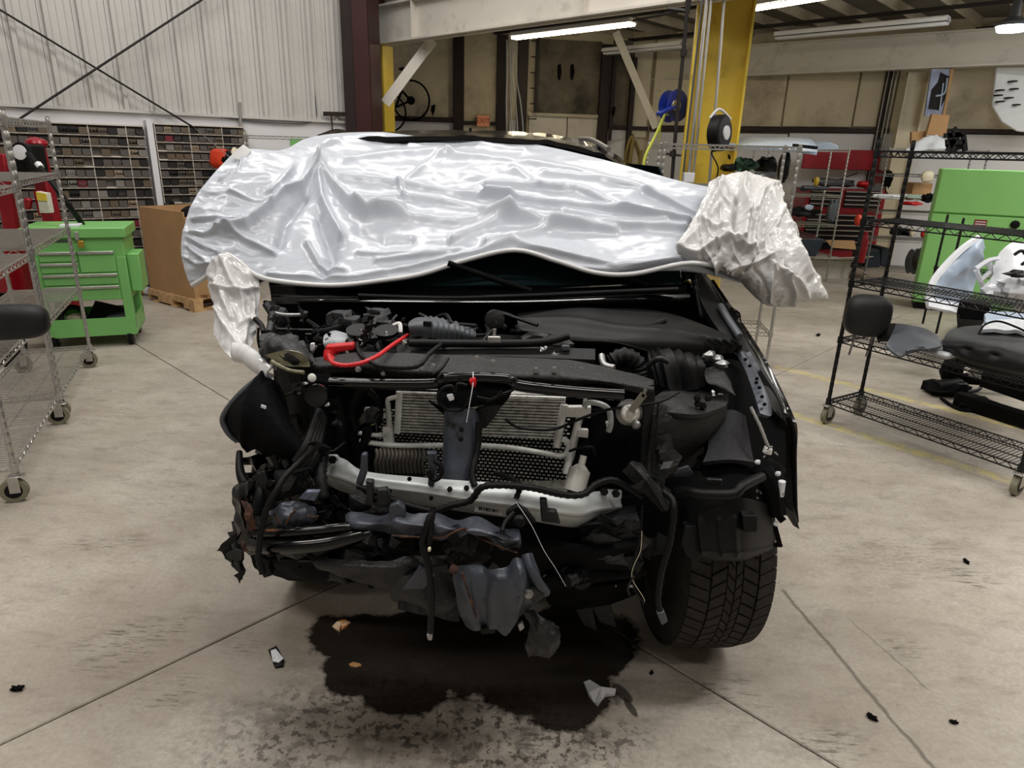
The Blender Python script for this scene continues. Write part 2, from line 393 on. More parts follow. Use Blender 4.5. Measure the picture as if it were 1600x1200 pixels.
# slabs: joint grid turned by the measured joints
A0 = F(0, 1163); A1 = F(395, 975); dA = (A1 - A0).normalized(); ang = math.degrees(math.atan2(dA.y, dA.x))
nA = V((-dA.y, dA.x, 0))
C0 = F(225, 545)
sv = [A0.dot(nA) + k * 3.6 for k in range(-5, 6)]
su = [C0.dot(dA) + k * 2.95 for k in range(-6, 6)]
rot = Matrix.Rotation(math.atan2(dA.y, dA.x), 4, 'Z')
for i in range(len(su) - 1):
    for j in range(len(sv) - 1):
        mid = dA * (su[i] + su[i + 1]) / 2 + nA * (sv[j] + sv[j + 1]) / 2
        if not (-11 < mid.x < 13 and -5 < mid.y < 19): continue
        g = .0035; e = .004
        x0, x1, y0, y1 = su[i] + g, su[i + 1] - g, sv[j] + g, sv[j + 1] - g
        mb = MB(rot).add([(x0, y0, -.02), (x1, y0, -.02), (x1, y1, -.02), (x0, y1, -.02), (x0, y0, -e), (x1, y0, -e), (x1, y1, -e), (x0, y1, -e),
                          (x0 + e, y0 + e, 0), (x1 - e, y0 + e, 0), (x1 - e, y1 - e, 0), (x0 + e, y1 - e, 0)],
                         [(8, 9, 10, 11), (4, 5, 9, 8), (5, 6, 10, 9), (6, 7, 11, 10), (7, 4, 8, 11), (0, 1, 5, 4), (1, 2, 6, 5), (2, 3, 7, 6), (3, 0, 4, 7)])
        obj('slab', mb, FM, fl, smooth=False)
# ------------------------------------------------------------------ walls
ZL = 1.96
W0 = V((-5.06, 7.03, 0)); W1 = V((-2.30, 9.11, 0)); dW = (W1 - W0).normalized(); wang = math.degrees(math.atan2(dW.y, dW.x)); WL = (W1 - W0).length
TW = frame(W0, wang)          # local: x along wall to the right, y behind it
wl = obj('wall_left', MB(TW).box(-6, WL + .3, .05, .25, 0, 6.6), 'white', kind='structure')
obj('lower_band', MB(TW).box(-6, WL + .1, 0, .06, 0, ZL - .02), 'white', wl)
k = 0; x = -5.4; pw = .292
while x < WL + .05:
    x1 = min(x + pw, WL + .15)
    mb = MB(TW)
    # corrugated liner panel: flat pan, rib on its right edge, two faint pencil ribs
    pro = [(x, 0), (x + .035, .0), (x + .045, -.05), (x + .085, -.05), (x + .095, 0), (x + .155, 0), (x + .162, -.006), (x + .17, 0), (x + .222, 0), (x + .23, -.006), (x + .238, 0), (x1 - .004, 0)]
    n = len(pro)
    mb.add([(a, b, ZL) for a, b in pro] + [(a, b, 6.6) for a, b in pro], [(i, i + 1, i + n + 1, i + n) for i in range(n - 1)])
    obj('liner_panel', mb, 'liner', wl, smooth=False); x += pw
obj('ledge_flashing', MB(TW).box(-6, WL + .1, -.05, .02, ZL - .03, ZL), 'liner', wl)
def wpt(px, py, off=0.):
    """point of the left wall plane seen at a pixel, moved off the wall towards the room"""
    d = ray(px, py); n = V((-dW.y, dW.x, 0)); t = (W0 - EYE).dot(n) / d.dot(n); return EYE + d * t - n * off
def rod(name, a, b, r, mt, label, cat, n=6, **k): return tag(obj(name, MB().tube([a, b], r, n, False), mt, None, ang=60), label, cat)
rod('brace_rod', wpt(-60, -18, .12), wpt(300, 200, .12), .011, 'blackpipe', 'dark cross brace rod falling to the right across the corrugated wall', 'brace')
rod('brace_rod', wpt(-10, 212, .16), wpt(345, -20, .16), .013, 'blackpipe', 'dark cross brace rod rising to the right across the corrugated wall', 'brace')
rod('guy_wire', wpt(300, 200, .12), A(370, 255, 6.2), .004, 'chrome_dull', 'thin wire running down from the brace rod to the covered vehicle', 'wire')
tag(obj('wall_cable', MB().tube([wpt(*q, .03) for q in ((-20, 163), (60, 170), (170, 172), (300, 178), (400, 190), (470, 193), (490, 185), (492, 165), (484, 100), (478, 0))], .007, 6), 'greyplastic'), 'thin grey cable sagging along the white band and up the corrugated wall', 'cable')
tag(obj('wall_strut', MB().tube([wpt(372, 160, .06), wpt(374, 200, .06)], .018, 6, False), 'conduit'), 'short grey metal strut standing above the right hand drawer cabinets', 'strut')
tag(obj('angle_bracket', MB().bar(wpt(502, 178, .08), wpt(548, 179, .08), .04, .05).bar(wpt(514, 178, .08), wpt(516, 215, .08), .015), 'darkmaroon'), 'small maroon steel bracket beside the maroon column', 'bracket')
# red column
RC = A(568, 300, 9.05); RC.z = 0
rcx = empty('steel_column', (RC.x, RC.y, 0), 'maroon steel column at the end of the corrugated wall', 'column')
T = frame((RC.x, RC.y, 0), -8)
obj('flange', MB(T).box(-.19, -.03, -.02, 0, 0, 6.6), 'darkmaroon', rcx); obj('web', MB(T).box(-.05, -.03, 0, .4, 0, 6.6), 'darkmaroon', rcx)
obj('flange', MB(T).box(-.03, .16, -.06, -.03, 0, 6.6), 'maroon', rcx)
obj('flange', MB(T).box(.14, .17, -.03, .35, 0, 6.6), 'maroon', rcx)
# beams
ZB = 2.95
B0 = F(586, 72, ZB); B1 = F(1080, 5, ZB); dB = (B1 - B0).normalized(); bang = math.degrees(math.atan2(dB.y, dB.x))
TB = frame((B0.x, B0.y, 0), bang)
def ibeam(name, T, L0, L1, z0, z1, wd, label, mt='beam'):
    root = empty(name, T @ V((0, 0, z0)), label, 'beam')
    obj('web', MB(T).box(L0, L1, -.012, .012, z0, z1), mt, root)
    obj('flange', MB(T).box(L0, L1, -wd / 2, wd / 2, z0, z0 + .022), mt, root); obj('flange', MB(T).box(L0, L1, -wd / 2, wd / 2, z1 - .022, z1), mt, root)
    if z0 > ZB + .3 or L0 < 0: return root
    s = MB(T)
    for q in (L0 + .9, L0 + 3.6, L0 + 6.6): s.box(q, q + .012, -wd / 2, wd / 2, z0, z1)
    obj('stiffener', s, mt, root, kind='stuff'); return root
ibeam('header_beam', TB, 0, 10.5, ZB, ZB + .46, .2, 'off white steel header beam running from the maroon column towards the upper right')
ibeam('upper_beam', frame((B0.x, B0.y + .1, 0), bang), 0, 10.5, ZB + .6, ZB + .95, .16, 'off white steel beam directly above the header beam at the top edge')
obj('wall_front_upper', MB(TB).box(-.2, 11, .12, .25, ZB + .46, 6.6), 'beam', kind='structure')
b0 = V((3.64, 12.5, 0)); b1 = V((6.8, 10.07, 0)); d2 = (b1 - b0).normalized()
T2 = frame(b0, math.degrees(math.atan2(d2.y, d2.x)))
ibeam('rear_beam', T2, -1.6, 9, 2.95, 3.42, .18, 'dusty beige steel beam along the right hand rear wall')
# yellow columns
def hcol(name, T, w, d, z1, mt, label, cat='column', t=.02):
    r = empty(name, T.translation, label, cat)
    obj('flange', MB(T).box(-w / 2, -w / 2 + t, -d / 2, d / 2, 0, z1), mt, r); obj('flange', MB(T).box(w / 2 - t, w / 2, -d / 2, d / 2, 0, z1), mt, r)
    obj('web', MB(T).box(-w / 2 + t, w / 2 - t, -.01, .01, 0, z1), mt, r); return r
hcol('yellow_column', frame((B0.x + .05, B0.y + .02, 0), bang + 20), .28, .25, ZB, 'yellow', 'narrow yellow steel column right beside the maroon column')
YC = A(1108, 230, 7.0); YC.z = 0
hcol('yellow_column', frame(YC, bang + 32), .50, .40, ZB + .45, 'yellow', 'wide yellow steel column carrying conduits, behind the chrome shelving')
obj('wall_post', MB(TB).box(0, .1, 0, .1, ZB + .4, 6.6), 'maroon', rcx)
# conduits on the column
for i, (x0, x1, yy, r, mt) in enumerate(((1105, 1075, -.02, .016, 'conduit'), (1112, 1082, -.02, .012, 'conduit'), (1132, 1108, -.03, .013, 'conduit'), (1098, 1066, -.0, .009, 'greyplastic'))):
    tag(obj('conduit', MB().tube([A(x0, -6, 6.62 + yy), A((x0 + x1) / 2 + 1, 130, 6.62 + yy), A(x1, 285, 6.62 + yy)], r, 6), mt),
        ['thick grey conduit left of the middle of the wide yellow column', 'thin grey conduit in the middle of the wide yellow column', 'grey conduit near the right flange of the wide yellow column', 'thin grey cable on the left flange of the wide yellow column'][i], 'conduit')
tag(obj('pipe', MB().tube([A(1074, 0, 6.5), A(1070, 60, 6.5), A(1058, 180, 6.5), A(1050, 280, 6.5)], .017, 8).lathe([(.03, 0), (.03, .05)], A(1051, 245, 6.5), (0, 0, 1), 8).lathe([(.03, 0), (.03, .05)], A(1068, 88, 6.5), (0, 0, 1), 8).tube([A(1040, 240, 6.5), A(1064, 243, 6.5)], .012, 6, False), 'blackpipe'), 'black iron air pipe with valve left of the wide yellow column', 'pipe')
tag(obj('pipe', MB().tube([A(1044, 14, 6.6), A(1076, 18, 6.5), A(1078, -5, 6.5)], .02, 8, False).tube([A(990, 32, 7.3), A(1070, 16, 6.6)], .012, 8, False), 'blackpipe'), 'short black pipe elbow under the header beam', 'pipe')
# braces
def brace(a, b, w, label):
    tag(obj('diagonal_brace', MB().bar(a, b, w, .03, up=(0, -1, 0)).bar(a + V((0, .05, 0)), b + V((0, .05, 0)), .03, .08, up=(0, -1, 0)), 'beam'), label, 'brace')
brace(A(676, 62, 9.6), A(602, 162, 9.5), .13, 'white diagonal knee brace on the narrow yellow column')
brace(A(962, 50, 12.2), A(1025, 200, 12.0), .12, 'white diagonal knee brace hanging below the rear ceiling')
# ------------------------------------------------------------------ rear bay walls
G0 = V((-4.6, 12.35, 0)); G1 = V((2.95, 13.35, 0)); dG = (G1 - G0).normalized(); TG = frame(G0, math.degrees(math.atan2(dG.y, dG.x))); GL = (G1 - G0).length
wb = obj('wall_back', MB(TG).box(-.2, GL + .2, .1, .3, 0, 3.8), 'tan', kind='structure')
def gx(px, py=150):
    d = ray(px, py); n = V((-dG.y, dG.x, 0)); t = (G0 - EYE).dot(n) / d.dot(n); return (EYE + d * t - G0).dot(dG)
def gz(px, py):
    d = ray(px, py); n = V((-dG.y, dG.x, 0)); t = (G0 - EYE).dot(n) / d.dot(n); return (EYE + d * t).z
def gbox(name, x0, x1, y0, y1, d0, d1, mt, **k):
    a, b = gx(x0), gx(x1); z0 = gz((x0 + x1) / 2, y1); z1 = gz((x0 + x1) / 2, y0)
    return obj(name, MB(TG).box(a, b, d0, d1, z0, z1), mt, wb, bev=.004, **k)
for q in ((560, 708, 40, 184, 'tan'), (725, 776, 40, 190, 'tan'), (800, 822, 45, 205, 'cream'), (836, 936, 62, 178, 'tandark'), (955, 984, 62, 198, 'tandark'), (988, 1016, 80, 215, 'cream')):
    gbox('facing_panel', q[0], q[1], q[2], q[3], .04, .1, q[4])
for q in ((560, 717, 188, 300, 'white'), (719, 790, 195, 300, 'cream'), (797, 818, 188, 300, 'white'), (828, 888, 181, 300, 'beam'), (890, 944, 183, 300, 'beam'), (953, 983, 203, 300, 'white')):
    gbox('lower_panel', q[0], q[1], q[2], q[3], .02, .08, q[4])
for q in ((708, 724, 40, 300), (776, 791, 55, 300), (808, 823, 60, 300), (936, 952, 70, 300), (983, 990, 90, 300)):
    gbox('wall_stud', q[0], q[1], q[2], q[3], -.08, .06, 'darkmaroon')
gbox('girt', 590, 708, 182, 190, -.05, .05, 'darkmaroon'); gbox('girt', 720, 790, 190, 196, -.05, .05, 'darkmaroon'); gbox('girt', 826, 946, 178, 183, -.03, .05, 'joist')
gbox('girt', 953, 1016, 197, 203, -.03, .05, 'darkmaroon')
for i, q in enumerate(((834, 838, 60, 175), (952, 957, 90, 220))): gbox('ladder_rail', q[0], q[1], q[2], q[3], -.14, -.1, 'blackpipe')
mb = MB(TG)
for k in range(6): mb.box(gx(826), gx(838), -.13, -.11, 2.2 + k * .25, 2.22 + k * .25)
obj('ladder_rung', mb, 'blackpipe', wb, kind='stuff')
# vents in the sooty panel
for a in (874, 894):
    mb = MB().prism([A(a - 3, 102, 12.7), A(a + 2, 99, 12.7), A(a + 4, 112, 12.7), A(a + 1, 126, 12.7), A(a - 3, 122, 12.7)], (0, .04, 0)); obj('torn_hole', mb, 'blackm', wb)
for a, y0_ in ((676, 165), (958, 168)): obj('torn_hole', MB().prism([A(a - 2, y0_, 12.6), A(a + 4, y0_ - 2, 12.6), A(a + 3, y0_ + 8, 12.6), A(a, y0_ + 16, 12.6), A(a - 3, y0_ + 8, 12.6)], (0, .04, 0)), 'blackm', wb)
for i, x0 in enumerate((792, 796, 801, 806)):
    tag(obj('conduit', MB().tube([A(x0, 62, 12.45), A(x0 + (0, 2, -1, 1)[i], 120, 12.45), A(x0 + i * 3 - 1, 165, 12.45), A(x0 + i * 4, 212, 12.45)], .014, 6), 'conduit'),
        ('leftmost', 'second', 'third', 'rightmost')[i] + ' of four thin pale conduits right of the exit sign', 'conduit')
# right wall
H0 = V((2.95, 13.0, 0)); H1 = V((7.58, 10.85, 0)); dH = (H1 - H0).normalized(); TH = frame(H0, math.degrees(math.atan2(dH.y, dH.x)))
def hx(px, py=150):
    d = ray(px, py); n = V((-dH.y, dH.x, 0)); t = (H0 - EYE).dot(n) / d.dot(n); P = EYE + d * t; return (P - H0).dot(dH), P.z
wr = obj('wall_right', MB(TH).box(-.4, 10, .1, .3, 0, 6.6), 'tan', kind='structure')
def hbox(name, x0, x1, y0, y1, d0, d1, mt, **k):
    a = hx(x0)[0]; b = hx(x1)[0]; z1 = hx((x0 + x1) / 2, y0)[1]; z0 = hx((x0 + x1) / 2, y1)[1]
    return obj(name, MB(TH).box(a, b, d0, d1, z0, z1), mt, wr, bev=.004, **k)
for q in ((1020, 1078, 60, 196, 'cream'), (1080, 1226, 80, 197, 'tan'), (1229, 1338, 80, 198, 'tan'), (1341, 1378, 80, 198, 'tan'), (1480, 1640, 80, 202, 'tan')):
    hbox('facing_panel', q[0], q[1], q[2], q[3], .03, .1, q[4])
for q in ((1020, 1240, 208), (1243, 1378, 208), (1380, 1640, 210)): hbox('lower_panel', q[0], q[1], q[2], 620, .0, .1, 'white')
hbox('girt', 1020, 1400, 199, 206, -.07, .08, 'darkmaroon'); hbox('girt', 1460, 1650, 203, 209, -.07, .08, 'darkmaroon')
hbox('wall_stud', 1378, 1392, 80, 420, -.02, .1, 'darkmaroon')
hbox('facing_panel', 1400, 1470, 100, 420, .02, .09, 'cream')
for (px, w_) in ((1398, .012), (1404, .012), (1390, .010)):
    a, z = hx(px, 105); b, z2 = hx(px - 40, 330)
    tag(obj('conduit', MB(TH).tube([(a, -.1, 3.0), (a, -.1, .6)], w_, 6, False), 'conduit'), {1398: 'middle one of three thin conduits left of the cream column', 1404: 'right one of three thin conduits left of the cream column', 1390: 'left one of three thin conduits left of the cream column'}[px], 'conduit')
a, _ = hx(1434, 108)
hcol('cream_column', TH @ Matrix.Translation((a, -.35, 0)) @ Matrix.Rotation(R_(8), 4, 'Z'), .3, .22, 2.95, 'cream', 'dirty cream steel column standing at the right wall')
# ceiling of the rear bay
ce = obj('ceiling', MB(TB).box(-1.2, 11, .05, 11, 3.72, 3.85), 'ceil', kind='structure')
k = 0
for q in range(20): obj('joist', MB(TB).box(-.6 + q * .62, -.555 + q * .62, .14, 9.5, 3.60, 3.72), 'joist', ce, smooth=False)
for q in range(4): obj('purlin', MB(TB).box(-.9, 11, 1.2 + q * 1.9, 1.235 + q * 1.9, 3.55, 3.60), 'blackpipe', ce, smooth=False)
tag(obj('sprinkler_pipe', MB(TB).tube([(.5, 1.9, 3.5), (10.5, 1.9, 3.5)], .02, 8, False), 'blackpipe'), 'thin black pipe strung under the rear ceiling', 'pipe')
# front hall ceiling and far sides
obj('ceiling_front', MB().box(-11, 14, -6, 12.5, 6.6, 6.7), 'beam', kind='structure')
obj('wall_behind', MB().box(-11, 14, -6.2, -6, 0, 6.6), 'liner', kind='structure')
obj('wall_far_left', MB().box(-10.2, -10, -6, 5, 0, 6.6), 'liner', kind='structure'); obj('wall_far_right', MB().box(13.5, 13.7, -6, 9, 0, 6.6), 'liner', kind='structure')
# ------------------------------------------------------------------ lamps in the rear bay
def strip_light(p0, p1, lit, label):
    r = empty('strip_light', (p0 + p1) / 2, label, 'lamp')
    d = (p1 - p0).normalized(); up = V((0, 0, .05))
    obj('housing', MB().bar(p0 + up, p1 + up, .16, .06), 'white' if not lit else 'beam', r)
    s = d.cross(V((0, 0, 1))) * .04
    for q in (-1, 1):
        obj('tube', MB().tube([p0 + s * q, p1 + s * q], .019, 8, False), 'tube' if lit else 'white', r)
    obj('reflector', MB().prism([p0 + up + s * 2.6 - up * .6, p0 + up + s * 2.6 + up * .3, p0 + up - s * 2.6 + up * .3, p0 + up - s * 2.6 - up * .6], p1 - p0), 'white', r)
ZF = 3.3
strip_light(F(803, 60, ZF), F(989, 38, ZF), 1, 'lit fluorescent strip light under the header beam, left of the wide yellow column')
strip_light(F(1160, 17, ZF), F(1335, -12, ZF), 1, 'lit fluorescent strip light at the top edge right of the wide yellow column')
strip_light(F(1213, 60, ZF), F(1481, 36, ZF), 0, 'unlit strip light below the rear ceiling at right')
strip_light(F(945, 84, ZF), F(1068, 73, ZF), 0, 'unlit strip light below the rear ceiling left of the wide yellow column')
hb = F(1580, 46, 3.05); r = empty('high_bay_lamp', hb, 'bright white lamp hanging at the upper right corner', 'lamp')
obj('lens', MB().lathe([(.02, -.03), (.13, -.02), (.15, .03)], hb, (0, 0, 1), 20), 'bulb', r); obj('housing', MB().lathe([(.16, .03), (.17, .06), (.06, .12), (.04, .3)], hb, (0, 0, 1), 20), 'greyplastic', r)
l = bpy.data.lights.new('bay_bulb', 'POINT'); l.energy = 22; l.shadow_soft_size = .14; lo = bpy.data.objects.new('bay_bulb', l); lo.location = hb - V((0, 0, .2)); COL.objects.link(lo)
# exit sign
def gpt(px, py, off):
    d = ray(px, py); n = V((-dG.y, dG.x, 0)); t = (G0 - n * off - EYE).dot(n) / d.dot(n); return EYE + d * t
ex = gpt(755, 189, .06); r = empty('exit_sign', ex - V((0, 0, .1)), 'small beige exit sign with red letters on the rear wall', 'sign')
obj('sign_box', MB().box(ex.x - .12, ex.x + .12, ex.y - .02, ex.y + .06, ex.z - .1, ex.z + .1), 'exitbox', r, bev=.006)
obj('sign_face', MB().box(ex.x - .105, ex.x + .105, ex.y - .026, ex.y - .018, ex.z - .085, ex.z + .085), 'exit', r)
def text(s, size, T, mt, parent, name='lettering'):
    c = bpy.data.curves.new('t', 'FONT'); c.body = s; c.size = size; c.extrude = .002; c.align_x = 'CENTER'; c.align_y = 'CENTER'
    o = bpy.data.objects.new('t', c); COL.objects.link(o); dg = bpy.context.evaluated_depsgraph_get(); me = bpy.data.meshes.new_from_object(o.evaluated_get(dg)); bpy.data.objects.remove(o)
    off = world_loc(parent) if parent else V((0, 0, 0))
    me.transform(Matrix.Translation(-off) @ T @ Matrix.Rotation(R_(90), 4, 'X')); me.materials.clear(); me.materials.append(M[mt]); n = bpy.data.objects.new(name, me); COL.objects.link(n); n.parent = parent; return n
text('EXIT', .12, Matrix.Translation((ex.x, ex.y - .03, ex.z)), 'redpaint', r)
# ================================================================== shelving
def rack(label, group, T, L, W, H, shelves, mt, deck='wire', caster=True, z0=.16, sp=.028, name='wire_rack', nosh=()):
    """T: frame at the front left post foot; x along length, y along depth"""
    r = empty(name, T.translation, label, 'rack', group)
    prof = []
    n = int((H - z0) / .0508)
    for i in range(n):
        z = z0 + i * (H - z0) / n; prof += [(.0127, z), (.0127, z + .040), (.0105, z + .044)]
    prof.append((.0127, H))
    zb = 0 if not caster else z0
    for a in (0, L):
        for b in (0, W):
            p = MB(T).lathe([(q[0], q[1]) for q in prof], (a, b, 0), (0, 0, 1), 8)
            if not caster: p.lathe([(.012, 0), (.012, z0)], (a, b, 0), (0, 0, 1), 8)
            obj('post', p, mt, r, ang=80)
            if caster:
                c = obj('caster', MB(T).lathe([(.008, .125), (.012, .13), (.02, .135), (.014, max(z0, .15))], (a, b, 0), (0, 0, 1), 8).box(a - .022, a - .018, b - .01, b + .035, .05, .13).box(a + .018, a + .022, b - .01, b + .035, .05, .13).box(a - .024, a + .024, b - .035, b + .035, .128, .134), 'chrome', r, bev=.002)
                obj('wheel', MB(T).disc((a - .015, b + .02, .06), (1, 0, 0), .06, .03, 20), 'wheelgrey', c)
                obj('hub', MB(T).disc((a - .017, b + .02, .06), (1, 0, 0), .038, .034, 14), 'black', c)
    for si, z in enumerate(shelves):
        s = MB(T); wr_ = .0032
        for zz in (z, z - .03):
            s.bar((0, 0, zz), (L, 0, zz), .007); s.bar((0, W, zz), (L, W, zz), .007); s.bar((0, 0, zz), (0, W, zz), .007); s.bar((L, 0, zz), (L, W, zz), .007)
        def zig(a, b, n):
            a = V(a); b = V(b)
            for i in range(n):
                p = a.lerp(b, i / n); q = a.lerp(b, (i + 1) / n); mid = (p + q) / 2
                s.bar(p, mid - V((0, 0, .03)), .004); s.bar(mid - V((0, 0, .03)), q, .004)
        k = max(6, int(L / .07)); zig((0, 0, z), (L, 0, z), k); zig((0, W, z), (L, W, z), k); k = max(3, int(W / .07)); zig((0, 0, z), (0, W, z), k); zig((L, 0, z), (L, W, z), k)
        if si not in nosh:
            n = int(L / sp)
            for i in range(1, n): s.bar((L * i / n, 0, z + .004), (L * i / n, W, z + .004), .0034)
            for q in ((.33, .66) if deck == 'wire' else (.1, .2, .3, .4, .5, .6, .7, .8, .9)): s.bar((0, W * q, z), (L, W * q, z), .005)
        for a in (0, L):
            for b in (0, W): s.lathe([(.018, z - .035), (.018, z + .008)], (a, b, 0), (0, 0, 1), 8)
        obj('shelf', s, mt, r, smooth=False)
    return r
# left pair
P0 = V((-2.34, 2.85, 0)); P1_ = V((-2.74, 3.79, 0))
dl = (P1_ - P0).normalized(); la = math.degrees(math.atan2(dl.y, dl.x))
TL1 = frame(P0, la); TL2 = frame(V((-2.79, 3.88, 0)), la)
hs = [.12 + .05, .61, 1.02, 1.37, 1.73]
rack('near chrome wire rack on casters at the left edge, carrying the headrest', 'chrome wire racks at left', TL1, (P1_ - P0).length, .42, 1.79, [.19, .66, 1.03, 1.40, 1.74], 'chrome', name='wire_rack')
rack('far chrome wire rack on casters at left, in front of the green tool cart', 'chrome wire racks at left', TL2, 1.1, .42, 1.79, [.17, .61, 1.04, 1.42, 1.75], 'chrome', name='wire_rack')
# black rack on the right
Q0 = V((2.08, 4.15, 0)); dq = V((.53, -.85, 0)).normalized(); qa = math.degrees(math.atan2(dq.y, dq.x))
TR = frame(Q0, qa)
rack('tall black wire rack on casters at right, holding the headrest and black seat', None, TR, 1.12, .36, 1.78, [.17, .59, .95, 1.32, 1.71], 'blackcoat', z0=.15, sp=.02, name='wire_rack')
# local y should point away from camera to the right
# rear chrome racks
gr = 'chrome wire racks at the rear right'
c1 = V((2.12, 5.37, 0))
rack('chrome wire rack right behind the crumpled plastic, loaded with dark trim parts', gr, frame(c1 - V((1.0, -.11, 0)), -6), 1.0, .42, 1.76, [.3, .72, 1.12, 1.44, 1.74], 'chrome', caster=False)
c2 = V((2.42, 7.13, 0))
rack('chrome wire rack half hidden behind the wide yellow column', gr, frame(V((1.45, 8.0, 0)), -10), .9, .4, 1.8, [.3, .8, 1.3, 1.76], 'chrome', caster=False)
c3 = V((4.5, 9.9, 0))
rack('chrome wire rack in front of the red tool chest', gr, frame(V((3.35, 9.55, 0)), 8), 1.15, .42, 1.82, [.38, .80, 1.2, 1.8], 'chrome', caster=False)
T3 = frame(V((5.05, 9.75, 0)), -8)
rack('chrome wire rack holding lamps and boxes, left of the green cabinet', gr, T3, 1.25, .45, 1.85, [.2, .62, 1.0, 1.5, 1.83], 'chrome_dull')
T4 = frame(V((4.35, 6.75, 0)), -14)
rack('short black wire rack standing in front of the green cabinet', None, T4, .95, .45, 1.16, [.3, .62], 'blackcoat', caster=False)
# chrome rack top behind the cover at left
rack('chrome wire rack behind the left end of the plastic cover', 'chrome wire racks at left', frame(wpt(372, 330, .55) * 1.0 - V((0, 0, wpt(372, 330, .55).z)), wang - 20), 1.1, .35, 1.78, [.4, .9, 1.4, 1.74], 'chrome', caster=False)
# ------------------------------------------------------------------ drawer cabinets on the left wall
def s_of(px, py=300):
    return (wpt(px, py) - W0).dot(dW)
bin_m = [mat('bin front %s' % n_, c, .35, 0, (.25, 30), spec=.6) for n_, c in (('smoke', (86, 82, 78)), ('dark', (38, 36, 36)), ('brown', (96, 84, 70)), ('clear', (122, 118, 112)), ('tan', (140, 124, 104)), ('wine', (110, 40, 48)))]
bin_w = [.34, .64, .8, .92, .98, 1]
def bin_mesh(mi):
    mb = MB()
    mb.box(-.5, .5, -.03, .0, 0, .62).box(-.5, .5, -.05, -.03, 0, .12)
    me = bpy.data.meshes.new('drawer'); me.from_pydata(mb.v, [], mb.f); me.materials.append(bin_m[mi]); return me
bm_ = [bin_mesh(i) for i in range(6)]
def cont_mesh(i, c):
    mb = MB(); rr = random.Random(i)
    for k in range(5): x = -.4 + k * .18; mb.add([(x, -.035, .14), (x + .15, -.035, .14), (x + .13, -.06, .3 + rr.random() * .2), (x + .02, -.05, .28 + rr.random() * .2)], [(0, 1, 2, 3)])
    me = bpy.data.meshes.new('contents'); me.from_pydata(mb.v, [], mb.f); me.materials.append(M[c]); return me
cm_ = [cont_mesh(1, 'chrome'), cont_mesh(2, 'black'), cont_mesh(3, 'greyplastic')]
def cabinet(label, s0, s1, z0, z1, rows, cols):
    r = empty('drawer_cabinet', TW @ V(((s0 + s1) / 2, -.1, z0)), label, 'cabinet', 'small parts cabinets on the left wall')
    obj('cabinet_body', MB(TW).box(s0, s1, -.05, -.0, z0, z1), 'binback', r)
    dz = (z1 - z0) / rows; dx = (s1 - s0) / cols
    rl = V(r.location)
    for j in range(rows + 1):
        obj('shelf_rail', MB(TW).box(s0, s1, -.125, -.05, z0 + j * dz - .008, z0 + j * dz + .006), 'rail', r, smooth=False)
    for i in range(0, cols + 1, 4): obj('divider', MB(TW).box(s0 + i * dx - .004, s0 + i * dx + .004, -.115, -.05, z0, z1), 'rail', r, smooth=False)
    for j in range(rows):
        for i in range(cols):
            q = random.random(); mi = [k for k in range(6) if q <= bin_w[k]][0]
            if random.random() < .03: continue
            o = bpy.data.objects.new('drawer', bm_[mi]); COL.objects.link(o); o.parent = r
            T = TW @ Matrix.Translation((s0 + (i + .5) * dx, -.085, z0 + j * dz + .008)) @ Matrix.Diagonal((dx * .9, 1, dz, 1))
            o.matrix_local = Matrix.Translation(-rl) @ T
            if random.random() < .3:
                c = bpy.data.objects.new('contents', random.choice(cm_)); COL.objects.link(c); c.parent = o
zt = wpt(120, 192, .1).z
cabinet('large bank of small parts drawers on the left wall, behind the green tool cart', s_of(-40), s_of(236), .12, 1.80, 16, 18)
cabinet('smaller bank of small parts drawers right of the white post on the left wall', s_of(252), s_of(388), 1.0, 1.83, 9, 11)
tag(obj('white_post', MB(TW).box(s_of(240), s_of(249), -.14, -.005, .95, 1.86), 'white'), 'narrow white post between the two banks of drawers', 'post')
tag(obj('black_bracket', MB(TW).box(s_of(253), s_of(262), -.3, -.13, .86, 1.02).box(s_of(262), s_of(330), -.2, -.15, .90, .96), 'black'), 'black frame edge standing behind the cardboard box', 'frame')
tag(obj('green_sign', MB(TW).box(s_of(459), s_of(486), -.03, -.005, wpt(472, 236).z, wpt(472, 217).z), 'green'), 'small green sign on the white wall behind the plastic cover', 'sign')
# string trimmer hanging
tp = wpt(332, 247, .42); r = empty('string_trimmer', tp - V((0, 0, .15)), 'red orange trimmer engine hanging before the smaller drawer bank', 'tool')
obj('engine_cover', MB().blob(tp, .12, .12, .11, 14, .25, 3, .7), 'orange', r); obj('engine_block', MB().blob(tp + V((.1, -.02, -.02)), .09, .1, .12, 12, .3, 4, .7), 'black', r)
obj('starter_housing', MB().blob(tp + V((.16, -.03, .04)), .04, .08, .09, 12), 'cream', r); obj('fuel_tank', MB().box(tp.x + .02, tp.x + .12, tp.y - .07, tp.y + .05, tp.z - .24, tp.z - .12), 'black', r, bev=.02)
obj('shaft', MB().tube([tp + V((.16, 0, .02)), tp + V((.7, -.05, -.1))], .014, 8, False), 'chrome_dull', r)
